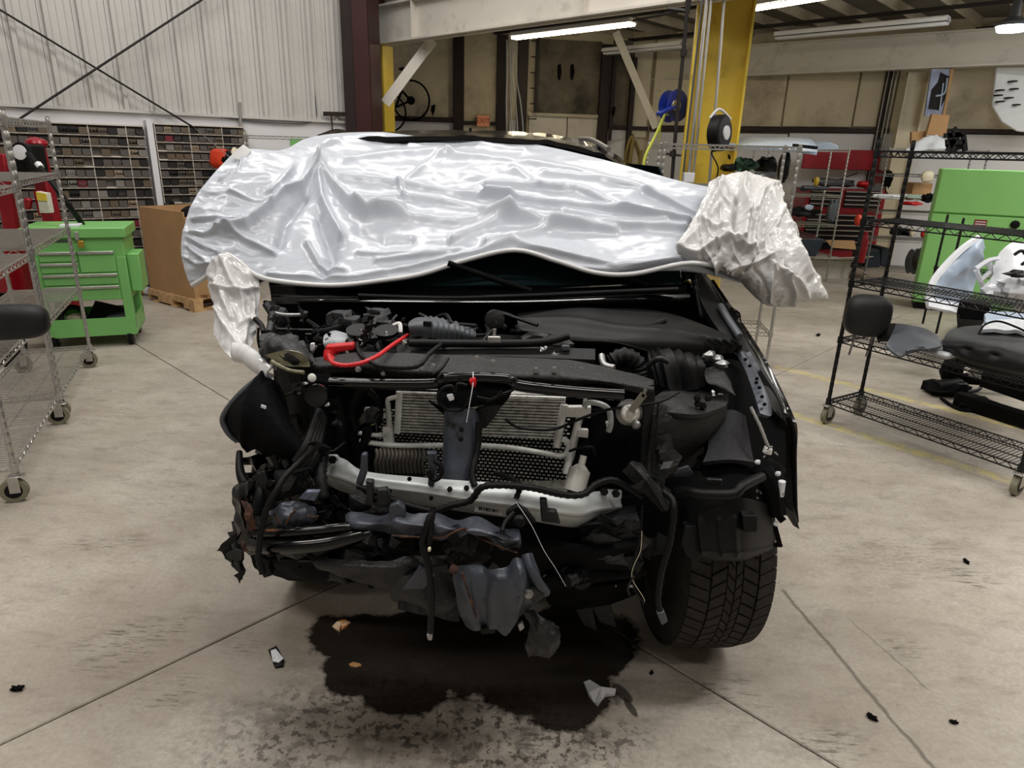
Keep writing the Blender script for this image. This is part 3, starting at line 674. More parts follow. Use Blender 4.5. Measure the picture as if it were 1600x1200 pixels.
# ------------------------------------------------------------------ cardboard box on a pallet
b0_ = V((-3.27, 6.72, 0)); b1_ = V((-4.00, 7.23, 0)); db_ = (b1_ - b0_).normalized(); TP = frame(b0_, math.degrees(math.atan2(db_.y, db_.x)))   # x: back along the left face
Lp = (b1_ - b0_).length; Wp = .78
def yneg(T): return T @ Matrix.Diagonal((1, -1, 1, 1))
pal = empty('pallet', b0_, 'wooden pallet under the large cardboard box', 'pallet')
for i in range(7): obj('deck_board', MB(TP).box(i * Lp / 7 + .01, (i + 1) * Lp / 7 - .02, -Wp, 0, .115, .135), 'wood', pal, smooth=False)
for y in (0, -.34, -.68): obj('stringer', MB(TP).box(0, .2, y - .1, y, .02, .115).box(.2, .42, y - .1, y, .07, .115).box(.42, .7, y - .1, y, .02, .115).box(.7, .9, y - .1, y, .07, .115).box(.9, Lp, y - .1, y, .02, .115), 'wood', pal, smooth=False)
for i in (0, .45, .9): obj('bottom_board', MB(TP).box(i * (Lp - .1), i * (Lp - .1) + .1, -Wp, 0, .0, .02), 'wood', pal, smooth=False)
bx = empty('cardboard_box', TP @ V((.5, -.5, .135)), 'large open cardboard box on a pallet beside the plastic cover', 'box')
zt_ = 1.0; e = .012
obj('side_panel', MB(TP).box(0.02, Lp - .02, -.03, -.018, .135, zt_), 'card', bx); obj('side_panel', MB(TP).box(0.02, Lp - .02, -Wp + .02, -Wp + .032, .135, zt_), 'card', bx)
obj('side_panel', MB(TP).box(0.02, .032, -Wp + .02, -.02, .135, zt_ - .05), 'card', bx); obj('side_panel', MB(TP).box(Lp - .032, Lp - .02, -Wp + .02, -.02, .135, zt_), 'card', bx)
tag(obj('black_drum', MB(TP).blob((.5, -.4, .9), .14, .14, .12, 14), 'black'), 'black rounded part poking out of the large cardboard box', 'part')
pt = V((-3.15, 6.72, 0))
tag(obj('torn_cardboard', MB().prism([A(*q) for q in ((300, 445, 6.8), (318, 428, 6.8), (325, 440, 6.8), (336, 430, 6.8), (338, 458, 6.8), (308, 462, 6.8))], (0, .02, 0)), 'card'), 'torn cardboard scrap sticking out below the cover beside the pallet', 'scrap')
cp = F(229, 461); r = empty('spray_can', cp, 'white capped can lying on the floor beside the pallet', 'can')
obj('can_body', MB().tube([cp + V((-.14, .03, .05)), cp + V((0, 0, .05))], .045, 12, False), 'gold', r); obj('cap', MB().tube([cp + V((0, 0, .05)), cp + V((.06, -.01, .05))], .048, 12, False), 'white', r)
# ------------------------------------------------------------------ green tool cart
c0 = F(76, 535, .0); c1_ = F(219, 530, .0); c0 = V((-3.83, 5.28, 0)); c1_ = V((-3.2, 5.52, 0))
dc = (c1_ - c0).normalized(); TC = frame(c0, math.degrees(math.atan2(dc.y, dc.x))); CW = (c1_ - c0).length; CD = .5
cart = empty('tool_cart', TC @ V((CW / 2, CD / 2, 0)), 'lime green wheeled tool cart with drawers behind the left chrome rack', 'cart')
zc = lambda px, py: A(px, py, 5.4).z
ztop = zc(120, 356); zl = zc(120, 372); zd = zc(140, 470); zs0 = zc(140, 525); zs1 = zc(140, 498)
obj('lid', MB(TC).box(-.03, CW + .03, -.03, CD + .02, zl, ztop), 'green', cart, bev=.008)
hl = obj('chest_body', MB(TC).box(0, CW, 0, CD, zd, zl), 'green', cart, bev=.006)
for a in (0, CW - .07):
    for b in (0, CD - .05): obj('leg', MB(TC).box(a, a + .07, b - .006, b + .05, .15, zd + .35 if b == 0 else zd), 'green', cart, bev=.004)
tr = obj('bottom_tray', MB(TC).box(0, CW, -.01, CD, zs0, zs0 + .012).box(0, CW, -.012, 0, zs0, zs1).box(0, CW, CD - .012, CD, zs0, zs1).box(0, .012, 0, CD, zs0, zs1).box(CW - .012, CW, 0, CD, zs0, zs1), 'green', cart)
zz = [zc(150, q) for q in (398, 415, 437, 452, 472)]
za = [zc(150, q) for q in (392, 410, 427, 446, 470)]
def drawer(x0, x1, z0, z1):
    d = obj('drawer', MB(TC).box(x0, x1, -.018, 0, z0 + .004, z1 - .004), 'green', cart, bev=.003)
    obj('drawer_pull', MB(TC).box(x0, x1, -.034, -.016, z1 - .03, z1 - .008), 'chrome', d, bev=.004)
x0 = .075; x1 = CW - .075
drawer(x0, x1, za[4], za[3]); drawer(x0, x1, za[3], za[2]); drawer(x0, x0 + .26, za[2], (za[2] + za[0]) / 2); drawer(x0, x0 + .26, (za[2] + za[0]) / 2, za[0]); drawer(x0 + .27, x1, za[2], za[0])
o = obj('hasp', MB(TC).box(CW * .52, CW * .56, -.04, -.0, zc(140, 375), zc(140, 362)), 'chrome', cart, bev=.003); obj('padlock', MB(TC).box(CW * .54, CW * .60, -.055, -.03, zc(140, 386), zc(140, 376)), 'gold', cart, bev=.005)
obj('nameplate', MB(TC).box(CW * .2, CW * .45, -.004, 0, zc(140, 379), zc(140, 376)), 'greyplastic', cart)
obj('side_box', MB(TC).box(CW, CW + .09, .05, .35, zc(210, 462), zc(210, 402)), 'green', cart, bev=.008)
obj('paper_pad', MB(TC).box(CW * .38, CW * .58, .02, .2, ztop, ztop + .02), 'white', cart) if 0 else None
for a in (.06, CW - .06):
    for b in (.05, CD - .05):
        c = obj('caster', MB(TC).box(a - .03, a + .03, b - .03, b + .03, .12, .15).box(a - .028, a - .024, b - .02, b + .03, .05, .12).box(a + .024, a + .028, b - .02, b + .03, .05, .12), 'chrome_dull', cart)
        obj('wheel', MB(TC).disc((a - .018, b, .072), (1, 0, 0), .072, .036, 20), 'black', c)
tag(obj('paper_pad', MB(TC).box(CW * .36, CW * .56, .02, .16, ztop, ztop + .02), 'whiteplastic', bev=.003), 'crumpled silver packet lying on the lid of the green tool cart', 'packet')
tz = zs0 + .012
def junk(name, label, cat, mb, mt, group=None, **k): return tag(obj(name, mb, mt, **k), label, cat, group)
junk('blue_cap', 'blue round cap in the tray of the green tool cart', 'cap', MB(TC).blob((.13, .1, tz + .05), .05, .05, .045, 12), 'blue')
junk('black_tray', 'tilted black frame in the tray of the green tool cart', 'tray', MB(TC).add([], []).prism([(.24, .2, tz + .02), (.36, .2, tz + .24), (.6, .25, tz + .15), (.5, .2, tz + .02)], (.0, .03, 0)), 'black')
junk('black_hood_strip', 'dark trim strips stacked in the tray of the green tool cart', 'trim', MB(TC).prism([(.28, .06, tz), (.62, .05, tz + .02), (.6, .1, tz + .14), (.45, .12, tz + .12)], (0, .14, 0)), 'greyplastic')
junk('cable_coil', 'black ring of cable in the tray of the green tool cart', 'cable', MB(TC).tube([(.2 + .09 * math.cos(a_ / 3), .12 + .03 * math.sin(a_ / 3), tz + .12 + .09 * math.sin(a_ / 3)) for a_ in range(20)], .02, 8, False), 'black')
junk('red_box', 'dull red box in the tray of the green tool cart', 'box', MB(TC).box(.2, .34, .05, .13, tz, tz + .06), 'maroon', bev=.004)
junk('white_cloth', 'pale rag inside the black ring in the green tool cart', 'rag', MB(TC).blob((.2, .18, tz + .09), .07, .04, .06, 12, .5), 'cream')
# ------------------------------------------------------------------ red tyre changer at far left
Yt = 6.15
tc_ = empty('tyre_changer', V((A(70, 350, Yt).x, Yt, 0)), 'red workshop machine with pressure gauge behind the left chrome racks', 'machine')
obj('mast', MB().bar(V((A(90, 360, Yt).x, Yt, 0)), A(55, 225, Yt), .11, .11), 'redpaint', tc_, bev=.01)
obj('mast_cap', MB().blob(A(57, 224, Yt), .09, .09, .05, 12), 'redpaint', tc_)
obj('second_mast', MB().bar(V((A(20, 380, 6.2).x, 6.2, 0)), A(2, 240, 6.2), .12, .12), 'redpaint', tc_, bev=.01)
obj('machine_base', MB().box(A(-90, 430, Yt).x, A(26, 430, Yt).x, Yt - .1, Yt + .25, 0, .75), 'redpaint', tc_, bev=.02)
g = A(38, 238, 5.75); gg = obj('gauge', MB().disc(g, (0, -1, .1), .075, .05, 20), 'black', tc_); obj('dial', MB().disc(g + V((0, -.052, 0)), (0, -1, .1), .058, .004, 20), 'white', gg)
obj('motor', MB().box(g.x - .2, g.x - .02, g.y + .05, g.y + .3, g.z - .18, g.z + .06), 'black', tc_, bev=.02)
obj('air_hose', MB().tube([A(*q) for q in ((44, 240, 5.7), (62, 262, 5.6), (85, 290, 5.5), (108, 322, 5.5), (125, 345, 5.6), (134, 362, 5.7))], .022, 8), 'black', tc_); obj('hose_clamp', MB().tube([A(59, 256, 5.62), A(64, 262, 5.6)], .026, 8, False), 'white', tc_)
pn = obj('control_panel', MB().prism([A(*q) for q in ((56, 299, 5.8), (72, 302, 5.8), (78, 333, 5.8), (62, 333, 5.8))], (0, .06, 0)), 'beam', tc_, bev=.003)
obj('yellow_label', MB().prism([A(*q) for q in ((56, 300, 5.79), (71, 303, 5.79), (73, 314, 5.79), (58, 313, 5.79))], (0, .01, 0)), 'yellow', pn)
obj('red_guard', MB().prism([A(*q) for q in ((52, 298, 5.85), (57, 299, 5.85), (66, 334, 5.85), (60, 336, 5.85))], (0, .1, 0)), 'redpaint', tc_)
obj('handle', MB().bar(A(45, 310, 5.8), A(42, 326, 5.8), .05), 'redpaint', tc_, bev=.01)
junk('dark_bin', 'black rubbish bin standing behind the left chrome racks', 'bin', MB().lathe([(.16, 0), (.22, .5), (.2, .5), (.15, .05)], V((-3.95, 4.95, 0)), (0, 0, 1), 16), 'black')
# headrests
def headrest(label, P, w_, h_, d_, ang, stems, mt='vinyl'):
    T = Matrix.Translation(P) @ Matrix.Rotation(R_(ang), 4, 'Z')
    r = empty('headrest', P, label, 'headrest')
    mb = MB(T).blob((0, 0, h_ / 2), w_ / 2, d_ / 2, h_ / 2, 28, 0, 1, .62)
    mb.v = [tuple(V(q)) for q in mb.v]
    obj('cushion', mb, mt, r, ang=60)
    s = MB(T).tube([(w_ * .5 * math.cos(t) * .995, 0, h_ / 2 + h_ * .5 * math.sin(t) * .99) for t in [i * math.pi / 12 for i in range(13)]], .003, 5, False) if 0 else None
    if stems:
        for q in (-.04, .06): obj('rod', MB(T).tube([(q, 0, .05), (q - .02, .0, -.13)], .007, 8, False), 'chrome_dull', r)
    return r
# ================================================================== right hand side
sr = V((2.25, 4.08, 0))
headrest('rounded black headrest leaning at the left end of the black wire rack', A(1349, 524, 4.02), .26, .25, .17, -10, 1)
headrest('wide black headrest on the near chrome rack at the left edge', A(26, 529, 3.12), .30, .165, .14, 20, 0)
T = Matrix.Identity(4)
junk('trim_bracket', 'charcoal plastic bracket with a round boss lying on the black wire rack', 'bracket', grid([[(1400, 506, 3.98), (1425, 508, 3.95), (1448, 514, 3.9), (1476, 532, 3.8)], [(1393, 523, 3.9), (1410, 520, 3.88), (1440, 528, 3.8), (1470, 541, 3.7)], [(1386, 536, 3.8), (1400, 546, 3.72), (1430, 545, 3.66), (1452, 545, 3.62)], [(1385, 540, 3.75), (1407, 557, 3.66), (1420, 548, 3.64), (1440, 545, 3.62)]], 14, 12, dents(.01, 6), .012), 'greyplastic')
junk('trim_cover', 'dark wedge shaped trim behind the charcoal bracket on the black wire rack', 'trim', grid([[(1372, 508, 4.1), (1400, 505, 4.05), (1420, 513, 4.0)], [(1370, 530, 3.95), (1390, 528, 3.9), (1412, 520, 3.9)]], 8, 6, None, .02), 'black')
junk('foam_block', 'pale foam block between the bracket and the black seat', 'foam', MB(TR).box(.47, .62, .06, .2, .6, .64), 'whiteplastic', bev=.02)
st = empty('car_seat', TR @ V((1.0, .18, .6)), 'black vinyl seat back with two dimples lying on the black wire rack', 'seat')
def seatd(u, v, P, n):
    d = 0
    for (a, b) in ((1507, 545), (1554, 554)):
        x, y = pr(P); q = ((x - a) / 9) ** 2 + ((y - b) / 6) ** 2; d -= .035 * math.exp(-q)
    x, y = pr(P); d -= .006 * math.exp(-((x - 1577) / 1.5) ** 2)
    return d + .004 * noise.noise(P * 8)
obj('upholstery', grid([[(1488, 514, 4.15), (1510, 510, 4.2), (1560, 506, 4.2), (1640, 506, 4.1)], [(1480, 520, 3.9), (1510, 523, 3.85), (1560, 526, 3.75), (1640, 532, 3.6)], [(1474, 532, 3.75), (1510, 535, 3.62), (1560, 542, 3.5), (1640, 552, 3.4)], [(1473, 545, 3.72), (1510, 553, 3.58), (1560, 565, 3.45), (1640, 580, 3.3)], [(1482, 555, 3.8), (1510, 564, 3.62), (1560, 577, 3.5), (1640, 594, 3.36)], [(1492, 556, 4.0), (1515, 566, 3.9), (1560, 578, 3.8), (1640, 594, 3.7)]], 46, 34, seatd, .03), 'vinyl', st, ang=70)
obj('side_airbag', grid([[(1535, 508, 4.0), (1560, 503, 4.05), (1610, 502, 4.0)], [(1533, 518, 3.86), (1570, 520, 3.8), (1610, 524, 3.7)]], 22, 12, lambda u, v, P, n: .012 + .02 * noise.noise(P * 12), .02), 'whiteplastic', st)
obj('wiring', MB().tube([A(*q) for q in ((1530, 522, 3.75), (1538, 508, 3.8), (1560, 502, 3.8), (1590, 512, 3.7), (1605, 520, 3.65))], .006, 6), 'black', st)
# mechanism lying on the floor
sb = empty('seat_mechanism', F(1540, 640), 'black seat frame and motors lying on the floor behind the black wire rack', 'seat')
obj('frame_rail', MB().bar(F(1495, 622, .06), F(1640, 668, .06), .07, .1).bar(F(1480, 590, .1), F(1640, 600, .1), .05, .08).bar(F(1560, 575, .3), F(1640, 600, .3), .3, .25), 'blackm', sb, bev=.01)
obj('motor', MB().lathe([(.05, 0), (.06, .02), (.06, .2), (.03, .24)], F(1462, 606, .06), (1, .2, .05), 14).lathe([(.03, 0), (.05, .02), (.04, .06)], F(1452, 602, .05), (1, .2, 0), 12), 'black', sb)
obj('switch_pack', MB().blob(F(1478, 606, .05), .16, .1, .05, 12, .4, 4, .7).blob(F(1520, 628, .04), .15, .12, .05, 12, .5, 4).blob(F(1490, 570, .2), .07, .06, .12, 10, .4, 4, .6), 'blackm', sb)
obj('bracket_plate', MB().bar(F(1483, 598, .1), F(1512, 600, .1), .05, .01).bar(F(1520, 580, .2), F(1535, 584, .2), .1, .08), 'chrome_dull', sb, bev=.003)
obj('cable', MB().tube([F(1515, 612, .1), F(1530, 608, .14), F(1537, 590, .2), F(1530, 575, .25)], .012, 8), 'greyplastic', sb)
obj('floor_wiring', MB().tube([F(1470, 622, .02), F(1500, 640, .01), F(1540, 640, .03), F(1600, 655, .01)], .012, 6), 'blackm', sb)
# white liners and bumper pieces behind the black rack
wm = 'whiteplastic'
lk = empty('wheel_liner', F(1500, 492), 'tall torn pale grey plastic wheel arch liner in front of the green cabinet', 'liner')
obj('liner_skin', grid([[(1529, 371, 5.9), (1533, 373, 5.85), (1540, 385, 5.8)], [(1508, 386, 5.75), (1525, 390, 5.7), (1539, 400, 5.75)], [(1480, 412, 5.6), (1505, 415, 5.65), (1530, 425, 5.8)], [(1460, 440, 5.45), (1490, 440, 5.6), (1520, 452, 5.8)], [(1452, 480, 5.3), (1480, 485, 5.35), (1505, 487, 5.5)]], 20, 24, lambda u, v, P, n: .05 * ridged(P * 2.5, 3) + .004 * math.sin(v * 30), .012), 'lightblue', lk, ang=50)
obj('liner_lip', MB().tube([A(*q) for q in ((1529, 372, 5.85), (1505, 388, 5.7), (1478, 414, 5.55), (1458, 440, 5.4), (1452, 465, 5.3), (1454, 480, 5.3))], .03, 6), wm, lk)
ck = empty('bumper_carrier', F(1560, 500), 'broken white plastic bumper carrier heaped right of the torn wheel liner', 'bumper')
mb = MB()
for a, b, c in (((1525, 420, 5.5), (1545, 407, 5.5), (1562, 404, 5.5)), ((1530, 440, 5.5), (1560, 415, 5.5), (1585, 402, 5.5)), ((1525, 422, 5.5), (1532, 440, 5.5), (1540, 455, 5.5)), ((1545, 410, 5.5), (1552, 430, 5.5), (1565, 445, 5.5)), ((1535, 455, 5.4), (1560, 430, 5.4), (1590, 410, 5.4)), ((1570, 405, 5.5), (1575, 425, 5.5), (1600, 440, 5.5))): mb.tube([A(*a), A(*b), A(*c)], .022, 5)
obj('carrier_web', mb, wm, ck, kind='stuff')
obj('carrier_shell', grid([[(1545, 440, 5.4), (1580, 380, 5.6), (1640, 370, 5.6)], [(1540, 455, 5.3), (1580, 430, 5.3), (1640, 430, 5.3)], [(1550, 465, 5.2), (1580, 470, 5.1), (1640, 480, 5.1)]], 16, 16, lambda u, v, P, n: .09 * ridged(P * 3, 3), .015), wm, ck, ang=50)
obj('lamp_housing', MB().blob(A(1588, 448, 5.1), .13, .1, .08, 16, .5, 3).blob(A(1555, 455, 5.2), .09, .08, .05, 14, .5), 'whiteplastic', ck); obj('dark_insert', MB().blob(A(1592, 428, 5.0), .09, .05, .025, 12, .9, 5).tube([A(1585, 398, 5.1), A(1597, 392, 5.1), A(1605, 405, 5.1), A(1596, 414, 5.1)], .012, 6), 'black', ck)
junk('bumper_corner', 'white bumper corner lying on the floor below the torn wheel liner', 'bumper', grid([[(1452, 466, 5.2), (1480, 470, 5.1), (1505, 476, 5.0), (1520, 486, 4.95)], [(1451, 478, 5.1), (1475, 484, 5.0), (1495, 488, 4.95), (1515, 490, 4.9)]], 12, 8, dents(.02, 5), .02), wm)
junk('black_stand', 'black stand under the white plastic parts behind the black wire rack', 'stand', MB().bar(F(1515, 512), A(1522, 482, 4.9), .2, .12).bar(A(1500, 487, 4.95), A(1545, 490, 4.85), .06, .1), 'blackm', bev=.01)
junk('plastic_housing', 'grey plastic panel piece lying above the black seat back', 'panel', grid([[(1538, 490, 4.6), (1555, 487, 4.7), (1640, 494, 4.6)], [(1540, 500, 4.3), (1560, 505, 4.3), (1640, 508, 4.3)]], 14, 8, lambda u, v, P, n: .03 * ridged(P * 4, 3), .02), 'lightblue')
# green cabinet
gc = A(1466, 300, 8.0); gx0 = 4.78; ga = -27
TGc = frame((gx0, 8.0, 0), ga); gw = 1.0
cab = empty('steel_cabinet', TGc @ V((.5, .25, 0)), 'bright green tall steel cabinet at right behind the black wire racks', 'cabinet')
zsm = A(1500, 333, 8).z; ztp = A(1500, 264, 8).z
obj('cabinet_body', MB(TGc).box(0, gw, 0, .5, .08, ztp), 'greenl', cab, bev=.01)
obj('upper_door', MB(TGc).box(.003, gw - .003, -.03, -.002, zsm + .01, ztp - .003), 'greenl', cab, bev=.006)
obj('lower_door', MB(TGc).box(.003, gw - .003, -.025, -.002, .1, zsm - .01), 'greenl', cab, bev=.006)
obj('plinth', MB(TGc).box(.02, gw - .02, .02, .48, 0, .08), 'black', cab)
lb = obj('warning_label', MB(TGc).box(.42, .54, -.03, -.026, zsm - .14, zsm - .05), 'redpaint', cab)
for i in range(3): obj('label_line', MB(TGc).box(.43, .53, -.032, -.029, zsm - .13 + i * .026, zsm - .118 + i * .026), 'white', lb)
obj('round_lock', MB(TGc).disc((.80, -.026, zsm - .08), (0, -1, 0), .045, .012, 18), 'black', cab)
obj('side_handle', MB(TGc).tube([(gw, .1, zsm + .35), (gw + .05, .1, zsm + .3), (gw + .05, .1, zsm + .1), (gw, .1, zsm + .02)], .012, 8), 'black', cab)
# red tool chest
TT = frame((4.55, 11.0, 0), 0); tcw = 1.25
tch = empty('tool_chest', TT @ V((.6, .25, 0)), 'tall red tool chest with black drawers and open lid against the right wall', 'chest')
zA = lambda py: A(1290, py, 11.0).z
obj('chest_body', MB(TT).box(0, tcw, .02, .55, .1, zA(295)), 'redpaint', tch, bev=.01)
obj('open_lid', MB(TT).box(.05, tcw + .05, .5, .54, zA(265), zA(232)), 'redpaint', tch, bev=.01); obj('lid_side', MB(TT).prism([(tcw - .02, .0, zA(285)), (tcw - .02, .5, zA(285)), (tcw - .02, .5, zA(262)), (tcw - .02, 0, zA(268))], (.03, 0, 0)), 'redpaint', tch)
ys = [297, 304, 310, 317, 324, 334, 342, 350, 358, 366, 376, 390]
for i in range(len(ys) - 1):
    if i == 4: continue
    segs = ((.06, .52), (.6, tcw - .08)) if i < 4 else ((.06, tcw - .12),)
    for a, b in segs:
        d = obj('drawer', MB(TT).box(a, b, -.005, .02, zA(ys[i + 1]) + .008, zA(ys[i]) - .004), 'black', tch)
        obj('drawer_pull', MB(TT).box(a, b, -.02, -.004, zA(ys[i]) - .022, zA(ys[i]) - .006), 'chrome', d)
obj('nameplate', MB(TT).box(.95, 1.13, -.004, .02, zA(296), zA(291)), 'greyplastic', tch)
zl_ = zA(292)
for nm, lab, a, c_, mt in (('red_case', 'small red case on top of the red tool chest', (.95, .2), (.1, .08, .05), 'red'), ('tool_pile', 'heap of dark tools on top of the red tool chest', (.5, .25), (.3, .12, .06), 'greyplastic'), ('yellow_rag', 'small yellow bottle at the left of the heap of tools on the red chest', (.2, .2), (.04, .04, .07), 'yellow')):
    junk(nm, lab, 'tool', MB(TT).blob((a[0], a[1], zl_ + c_[2]), *c_, 12, .5, 3, .7), mt)
junk('wire_hook', 'thin dark rod sticking up from the heap of tools on the red chest', 'rod', MB(TT).tube([(.4, .2, zl_ + .05), (.8, .15, zl_ + .22)], .008, 6, False), 'black')
junk('open_carton', 'white carton with open cardboard flaps on the floor before the red tool chest', 'box', MB().box(3.95, 4.95, 10.0, 10.5, .0, .26).box(4.3, 5.0, 9.95, 10.05, .26, .27).prism([(4.2, 10, .26), (5.0, 10, .26), (5.15, 9.8, .36), (4.3, 9.8, .3)], (0, 0, .01)), 'beam')
junk('carton_flap', 'brown flap of the carton below the red tool chest', 'flap', MB().prism([A(*q) for q in ((1290, 375, 9.95), (1335, 376, 9.95), (1338, 390, 9.8), (1300, 387, 9.8))], (0, .02, 0)), 'card')
bb = V((4.05, 9.55, .38)); r = empty('parts_tub', bb, 'dark blue open tub of parts on the rack in front of the red chest', 'tub')
obj('tub_body', MB().prism([(3.86, 9.5, .38), (4.2, 9.5, .38), (4.28, 9.5, .62), (3.78, 9.5, .62)], (0, .35, 0)), mat('navy plastic', (34, 44, 56), .5), r, bev=.01); obj('tub_contents', MB().blob((4.03, 9.65, .62), .2, .14, .07, 12, .5), 'maroon', r)
# parts on the rear chrome racks
def clump(name, label, cat, px, py, Y, w, h, d, mt, amp=.5, group=None, fq=3, sq=.8):
    c = A(px, py, Y); return junk(name, label, cat, MB().blob(c, w / 2, d / 2, h / 2, 16, amp, fq, sq), mt, group)
junk('body_cladding', 'long light blue grey plastic panel lying on top of the chrome racks at centre right', 'panel', grid([[(1140, 222, 7.4), (1170, 215, 7.4), (1220, 214, 7.2), (1262, 217, 6.9), (1276, 226, 6.6)], [(1134, 228, 7.0), (1170, 224, 6.8), (1220, 224, 6.6), (1262, 226, 6.3), (1277, 232, 6.2)], [(1136, 226, 6.9), (1170, 229, 6.6), (1220, 233, 6.3), (1262, 236, 5.9), (1277, 239, 5.8)]], 26, 12, lambda u, v, P, n: .012 * noise.noise(P * 4), .02), 'lightblue')
junk('grille_strip', 'dark slotted strip along the edge of the light blue grey panel', 'strip', MB().bar(A(1240, 227, 6.0), A(1276, 231, 5.8), .03, .025), 'black')
junk('lamp_cover', 'small light blue grey curved cover right of the long panel on the chrome rack', 'cover', MB().prism([A(*q) for q in ((1272, 226, 9.0), (1296, 222, 9.0), (1310, 227, 9.0), (1311, 234, 9.0), (1274, 235, 9.0))], (0, .3, .02)), 'lightblue', bev=.01)
for i, q in enumerate((
 ('mirror_housing', 'black curved housing on the chrome rack right of the black cord reel', 'part', 1196, 260, 6.9, .2, .16, .2, 'black', .4),
 ('wiring_loom', 'tangle of green and black wiring on the chrome rack beside the yellow column', 'wiring', 1162, 258, 6.8, .22, .12, .2, mat('green black loom', (52, 84, 62), .5, 0, (.9, 25)), .9),
 ('handle_trim', 'silver striped trim piece below the green and black wiring', 'trim', 1200, 274, 6.6, .25, .06, .2, 'chrome_dull', .5),
 ('dark_pipe_part', 'black ribbed duct lying left of the green and black wiring', 'duct', 1138, 262, 6.8, .14, .07, .2, 'black', .3),
 ('motor_part', 'small black motor standing at the left of the chrome rack shelf', 'motor', 1138, 248, 7.0, .08, .14, .1, 'black', .3),
 ('trim_piece', 'black flat trim stack on the second shelf of the chrome rack', 'trim', 1225, 262, 6.3, .1, .25, .1, 'black', .3),
 ('lamp_bracket', 'dark bracket with pale clip on the chrome rack left of the blue grey fin', 'bracket', 1258, 331, 9.6, .36, .12, .2, 'black', .7),
 ('grey_fin', 'blue grey upright fin shaped part on the chrome rack before the red chest', 'part', 1300, 330, 9.5, .13, .3, .1, 'greyplastic', .5),
 ('pale_clip', 'pale grey clip on the dark bracket on the chrome rack', 'clip', 1264, 324, 9.5, .12, .07, .05, 'lightblue', .4),
 ('tool_box_item', 'dark flat parts on the chrome rack shelf before the chest lid', 'part', 1270, 294, 9.7, .36, .07, .2, 'greyplastic', .6),
 )): clump(*q)
junk('orange_knob', 'orange knob hanging on the right end of the chrome rack', 'knob', MB().blob(A(1341, 344, 9.4), .05, .05, .08, 12, .1), 'orange')
junk('red_bottle', 'slim red and white bottle standing beside the black rack post', 'bottle', MB().lathe([(.05, 0), (.06, .3), (.03, .36), (.03, .42)], A(1344, 410, 9.4), (0, 0, 1), 12), 'redpaint')
junk('dark_bin', 'black trash tote on the floor at the chrome rack by the right wall', 'bin', MB().prism([A(*q) for q in ((1352, 392, 9.9), (1375, 390, 9.9), (1376, 418, 9.9), (1350, 419, 9.9))], (0, .4, 0)).prism([A(*q) for q in ((1378, 386, 9.95), (1392, 388, 9.95), (1384, 418, 9.95), (1374, 414, 9.95))], (0, .4, 0)), mat('navy plastic', (34, 44, 56), .5), bev=.02)
junk('coiled_hose', 'grey coiled ducting on the lower shelf left of the green cabinet', 'hose', MB().lathe([(.10, 0), (.17, .03), (.14, .06), (.18, .1), (.15, .14), (.17, .2), (.1, .22)], A(1418, 408, 9.4), (1, -.2, 0), 18), 'greyplastic')
junk('spare_wheel', 'small black tyre on the lower shelf left of the green cabinet', 'tyre', MB().lathe([(.08, 0), (.16, .02), (.18, .06), (.16, .1), (.08, .12)], A(1438, 404, 9.3), (.3, -1, 0), 20), 'rubber')
clump('lamp_unit', 'round lamp unit with orange centre on the upper shelf left of the green cabinet', 'lamp', 1449, 276, 9.6, .16, .16, .1, 'cream', .1)
junk('brown_carton', 'brown carton on the rack shelf left of the green cabinet', 'box', MB().box(A(1425, 300, 9.8).x, A(1455, 300, 9.8).x, 9.8, 10.1, A(1440, 304, 9.8).z, A(1440, 286, 9.8).z), 'card', bev=.005)
clump('rag_pile', 'white rags with red edges on the rack shelf left of the green cabinet', 'rag', 1390, 307, 9.7, .45, .06, .2, 'whiteplastic', .5)
clump('green_bag', 'pale green packet on the rack shelf left of the green cabinet', 'packet', 1430, 309, 9.7, .3, .06, .2, mat('pale green bag', (150, 176, 160), .5), .5)
clump('red_packet', 'red packet below the pale green packet', 'packet', 1425, 318, 9.6, .25, .05, .2, 'red', .5)
clump('bottle_cluster', 'dark bottles beside the pale green packet', 'bottle', 1452, 309, 9.6, .2, .1, .15, 'blackm', .7)
clump('cream_horn', 'cream coloured part on the third shelf left of the green cabinet', 'part', 1425, 362, 9.6, .06, .12, .08, 'cream', .2)
clump('dark_part', 'dark heap on the third shelf left of the green cabinet', 'part', 1410, 362, 9.7, .3, .1, .2, 'black', .7)
clump('red_tin', 'red tin on the third shelf touching the green cabinet', 'tin', 1446, 366, 9.6, .12, .1, .1, 'red', .2)
clump('hanging_harness', 'black harness hanging at the upper shelf by the cream column', 'harness', 1387, 280, 9.9, .12, .2, .1, 'blackm', .8)
junk('hanging_lead', 'dark lead dangling below the black harness', 'lead', MB().tube([A(1383, 285, 9.9), A(1384, 298, 9.9), A(1388, 304, 9.9)], .008, 6), 'blackm')
